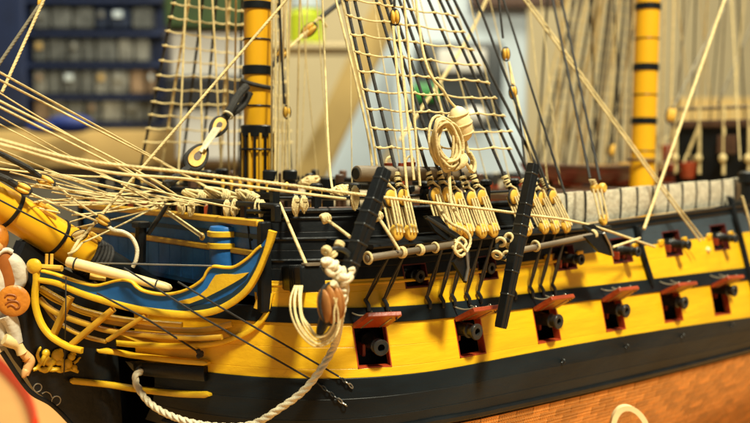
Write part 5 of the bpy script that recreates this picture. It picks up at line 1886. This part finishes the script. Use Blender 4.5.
LIME = mat('lime_plastic', (0.42, 0.50, 0.012), 0.5, var=0.2, scale=25)
DGREEN = mat('dark_green_cloth', (0.03, 0.06, 0.012), 0.7, var=0.3, scale=25)
PALEB = mat('pale_blue_frame', (0.50, 0.58, 0.62), 0.5, var=0.06, scale=10)
SCREEN = mat('dark_panel', (0.035, 0.04, 0.042), 0.3, var=0.3, scale=30)
GREENP = mat('green_plastic', (0.02, 0.22, 0.03), 0.4, var=0.2, scale=20)
PALEG = mat('pale_grey_board', (0.62, 0.60, 0.54), 0.7, var=0.06, scale=10)
TANB = mat('tan_board', (0.40, 0.27, 0.085), 0.7, var=0.1, scale=10)
TRAYS = [TRAYC, TRAYC, mat('grey_drawer', (0.08, 0.085, 0.08), 0.4, var=0.5, scale=40), mat('pale_drawer', (0.17, 0.17, 0.15), 0.4, var=0.5, scale=40), mat('tan_drawer', (0.19, 0.13, 0.08), 0.4, var=0.5, scale=40)]
CAMAX = (RGT.copy(), F0.copy(), ZA.copy())


def px2(px, py, d):
    return CF((px - 375) / FPX * d, (150 - py) / FPX * d, d)


def bbox(name, x0, y0, x1, y1, d0, d1, m_, parent=None, bev=0.6):
    a = px2(x0, y0, d0)
    b = px2(x1, y1, d0)
    c = (a + b) / 2 + F0 * ((d1 - d0) / 2)
    w = (x1 - x0) / FPX * d0 / 2
    h = (y1 - y0) / FPX * d0 / 2
    return MB().rbox(c, (ZA, RGT, F0), (h, w, (d1 - d0) / 2), min(bev, h * 0.5, w * 0.5, (d1 - d0) * 0.24)).build(name, m_, parent)


# the table the model stands on
tl_ = thing('display_table', 'peach cloth covered table carrying the model ship', 'table', CF(15, -98, 45))
MB().rbox(CF(15, -24.6, 45), (RGT, F0, ZA), (95, 62, 0.6), 0.3).build('table_top', PEACH, tl_)
hoop = MB()
ctr = CF(-52, -23.95, 62)
P_ = [(-8, 364), (2, 371), (12, 381), (21, 392), (28, 404), (33, 418), (36, 432)]


def onz(px, py, z):
    d = ray(px, py)
    return CAM + d * ((z - CAM.z) / d.z)


pp = smooth_path([onz(a, b, -23.9) for a, b in P_], 6)
tg = MB().tube(pp, 1.35, 8, flat=0.25).build('red_tape', REDP, None)
tag(tg, 'curved red ribbon lying on the peach table by the bow', 'ribbon')
# cradle blocks carrying the hull
for X in (40.0, 70.0):
    cr = MB()
    cr.prism([Vector((X, -5, -24)), Vector((X, 5, -24)), Vector((X, 6.5, -20.5)), Vector((X, 3, -21.5)), Vector((X, 0.0, -22.9)), Vector((X, -3, -21.5)), Vector((X, -6.5, -20.5))], XA, 1.0)
    tag(cr.build('cradle', BROWN, None), 'brown wooden cradle under the %s of the model ship' % ('forward part' if X < 50 else 'after part'), 'cradle', 'ship cradles')
# pale paper loop standing in front of the copper
lp = smooth_path([PD(612, 428, 37), PD(615, 417, 37), PD(621, 409.5, 37), PD(629, 408, 37), PD(637, 412, 37), PD(644, 421, 37), PD(648, 432, 37)], 6)
wv = F0 * 0.5
mb = MB()
rings = []
for i, p in enumerate(lp):
    T = (lp[min(i + 1, len(lp) - 1)] - lp[max(i - 1, 0)]).normalized()
    n = T.cross(F0).normalized()
    rings.append([p + n * 0.05 - F0 * 0.12 + n * 0.06, p + n * 0.05 + F0 * 0.35, p - n * 0.05 + F0 * 0.35, p - n * 0.05 - F0 * 0.12 - n * 0.06])
b0, b1 = rings[0], rings[-1]
ext0 = [Vector((q.x, q.y, -24)) for q in b0]
ext1 = [Vector((q.x, q.y, -24)) for q in b1]
mb.rings([ext0] + rings + [ext1])
tag(mb.build('paper_loop', BUOY, None), 'pale paper loop standing on the table before the copper plated bottom', 'paper loop')

# walls and floor of the room
wl = MB().box(CF(60, 10, 330), CAMAX, (420, 4, 260)).build('wall', WALL, None, smooth=0)
wl['kind'] = 'structure'
fl_ = MB().box(CF(60, -100, 150), CAMAX, (420, 200, 2)).build('floor', BROWN, None, smooth=0)
fl_['kind'] = 'structure'
for sx_ in (-85, 85):
    for sy_ in (-52, 52):
        MB().rbox(CF(15 + sx_, -61.7, 45 + sy_), (ZA, RGT, F0), (36.3, 2.5, 2.5), 0.4).build('leg', BROWN, tl_)

# navy drawer cabinet, far left
cab = thing('drawer_cabinet', 'navy blue cabinet with rows of small clear drawers', 'cabinet', px2(85, 128, 210))
bbox('carcass', -70, -70, 167, 128, 212, 240, NAVY, cab)
rr_ = random.Random(11)
for r_i, (ya, yb2) in enumerate(((-52, -36), (-24, -4), (9, 30), (40, 62), (71, 94), (101, 121))):
    x = 36 if r_i else 30
    while x < 152:
        w = rr_.choice((14, 16, 19, 22))
        w = min(w, 158 - x)
        dk_ = (r_i == 2 and 98 < x < 130)
        d_ = bbox('drawer', x, ya, x + w - 2.5, yb2, 209.5, 213, NAVY2 if dk_ else rr_.choice(TRAYS), cab, 0.3)
        if rr_.random() < 0.45:
            bbox('drawer_label', x + 3, ya + 4, x + w * 0.55, ya + 10, 208.9, 209.6, rr_.choice((TRAYS[3], TRAYS[4], TANB, PALEB)), cab, 0.1)
        x += w
for ya in (-30, 3, 35, 66, 97.5, 124.5):
    bbox('shelf_rail', -66, ya - 2, 165, ya + 2, 208.5, 212, NAVY, cab, 0.3)
bbox('side_panel', -66, -66, 28, 124, 207.5, 211, NAVY, cab)
# far bench in tan wood with things on it
bench = thing('far_bench', 'tan wooden bench edge below the navy cabinet', 'bench', px2(60, 175, 190))
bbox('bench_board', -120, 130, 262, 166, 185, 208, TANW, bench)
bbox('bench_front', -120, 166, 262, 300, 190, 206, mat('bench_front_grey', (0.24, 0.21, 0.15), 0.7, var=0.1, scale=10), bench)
sack = MB().blob(px2(72, 124, 176), CAMAX, (4.6, 3, 1.9), 18, 12)
sack.blob(px2(48, 128, 176), CAMAX, (4.2, 3, 1.2), 16, 10)
tag(sack.build('plastic_bag', BLUEP, None, smooth=70), 'crumpled bright blue plastic bag on the tan bench', 'bag')
# pieces seen through the far shrouds
bx = thing('storage_box', 'white storage box with dark base behind the far shrouds', 'box', px2(205, 160, 165))
bbox('box_body', 172, 30, 250, 80, 165, 178, PALEG, bx)
bbox('box_base', 166, 76, 250, 108, 163, 180, DARKB, bx)
bbox('box_stand', 176, 108, 250, 162, 164, 178, PALEG, bx)
bbox('box_lid', 166, -25, 250, 30, 163, 180, DGREEN, bx)
# lime green bottle with blue cap
bo = thing('bottle', 'lime green bottle with blue cap beside the foremast', 'bottle', px2(307, 52, 190))
c = px2(307, 46, 190)
MB().lathe(c, ZA, [(0, 2.0), (0.3, 3.6), (6.2, 3.6), (7.4, 2.6)], 24).build('bottle_body', LIME, bo)
MB().lathe(c + ZA * 7.4, ZA, [(0, 3.2), (4.5, 3.2), (4.9, 2.6)], 24).build('bottle_cap', PALEB, bo)
sf = MB().rbox(px2(307, 49, 190) - ZA * 0.1 + F0 * 2, (RGT, F0, ZA), (9.0, 7, 0.5), 0.2).build('wall_shelf', WALL, None)
tag(sf, 'small beige wall shelf under the lime bottle', 'shelf')
# leaning boards
def lean(name, label, x0, y0, x1, y1, w, d, m_, t=2.0):
    a, b = px2(x0, y0, d), px2(x1, y1, d)
    ax = (b - a).normalized()
    sd = ax.cross(F0).normalized()
    tag(MB().rbox((a + b) / 2, (ax, sd, F0), ((b - a).length / 2, w, t / 2), 0.3).build(name, m_, None), label, 'board')


lean('leaning_board', 'tan board leaning diagonally against the wall behind the shrouds', 420, -60, 292, 215, 3.9, 236, TANB)
lean('leaning_board', 'pale grey blue board leaning in front of the tan one', 432, 0, 338, 205, 5.4, 228, PALEB)
# display panel: pale blue frame, dark panel with boxes in it
dp = thing('display_stand', 'pale blue framed display stand with dark panel behind the shroud net', 'display', px2(470, 190, 200))
bbox('frame_back', 394, -40, 526, 190, 203, 207, PALEB, dp)
bbox('panel', 416, 43, 502, 132, 200.5, 203.4, SCREEN, dp)
bbox('dark_top', 470, -40, 566, 8, 199, 203.4, BROWN, dp)
bbox('white_card', 437, 50, 486, 72, 198.5, 200.8, PALEG, dp)
bbox('green_card', 412, 84, 440, 101, 198, 200.8, GREENP, dp)
MB().blob(px2(474, 116, 197), CAMAX, (3.0, 1.5, 2.0), 16, 10).build('white_disc', PALEG, dp)
bbox('lower_card', 404, 132, 526, 186, 199, 203.2, PALEB, dp)
# low grey dado and far things at right
tag(bbox('wall_panel', 676, 98, 800, 150, 250, 256, TANW), 'tan panel against the beige wall beyond the mainmast', 'panel')

for o in ALL:
    if '_o' in o:
        del o['_o']
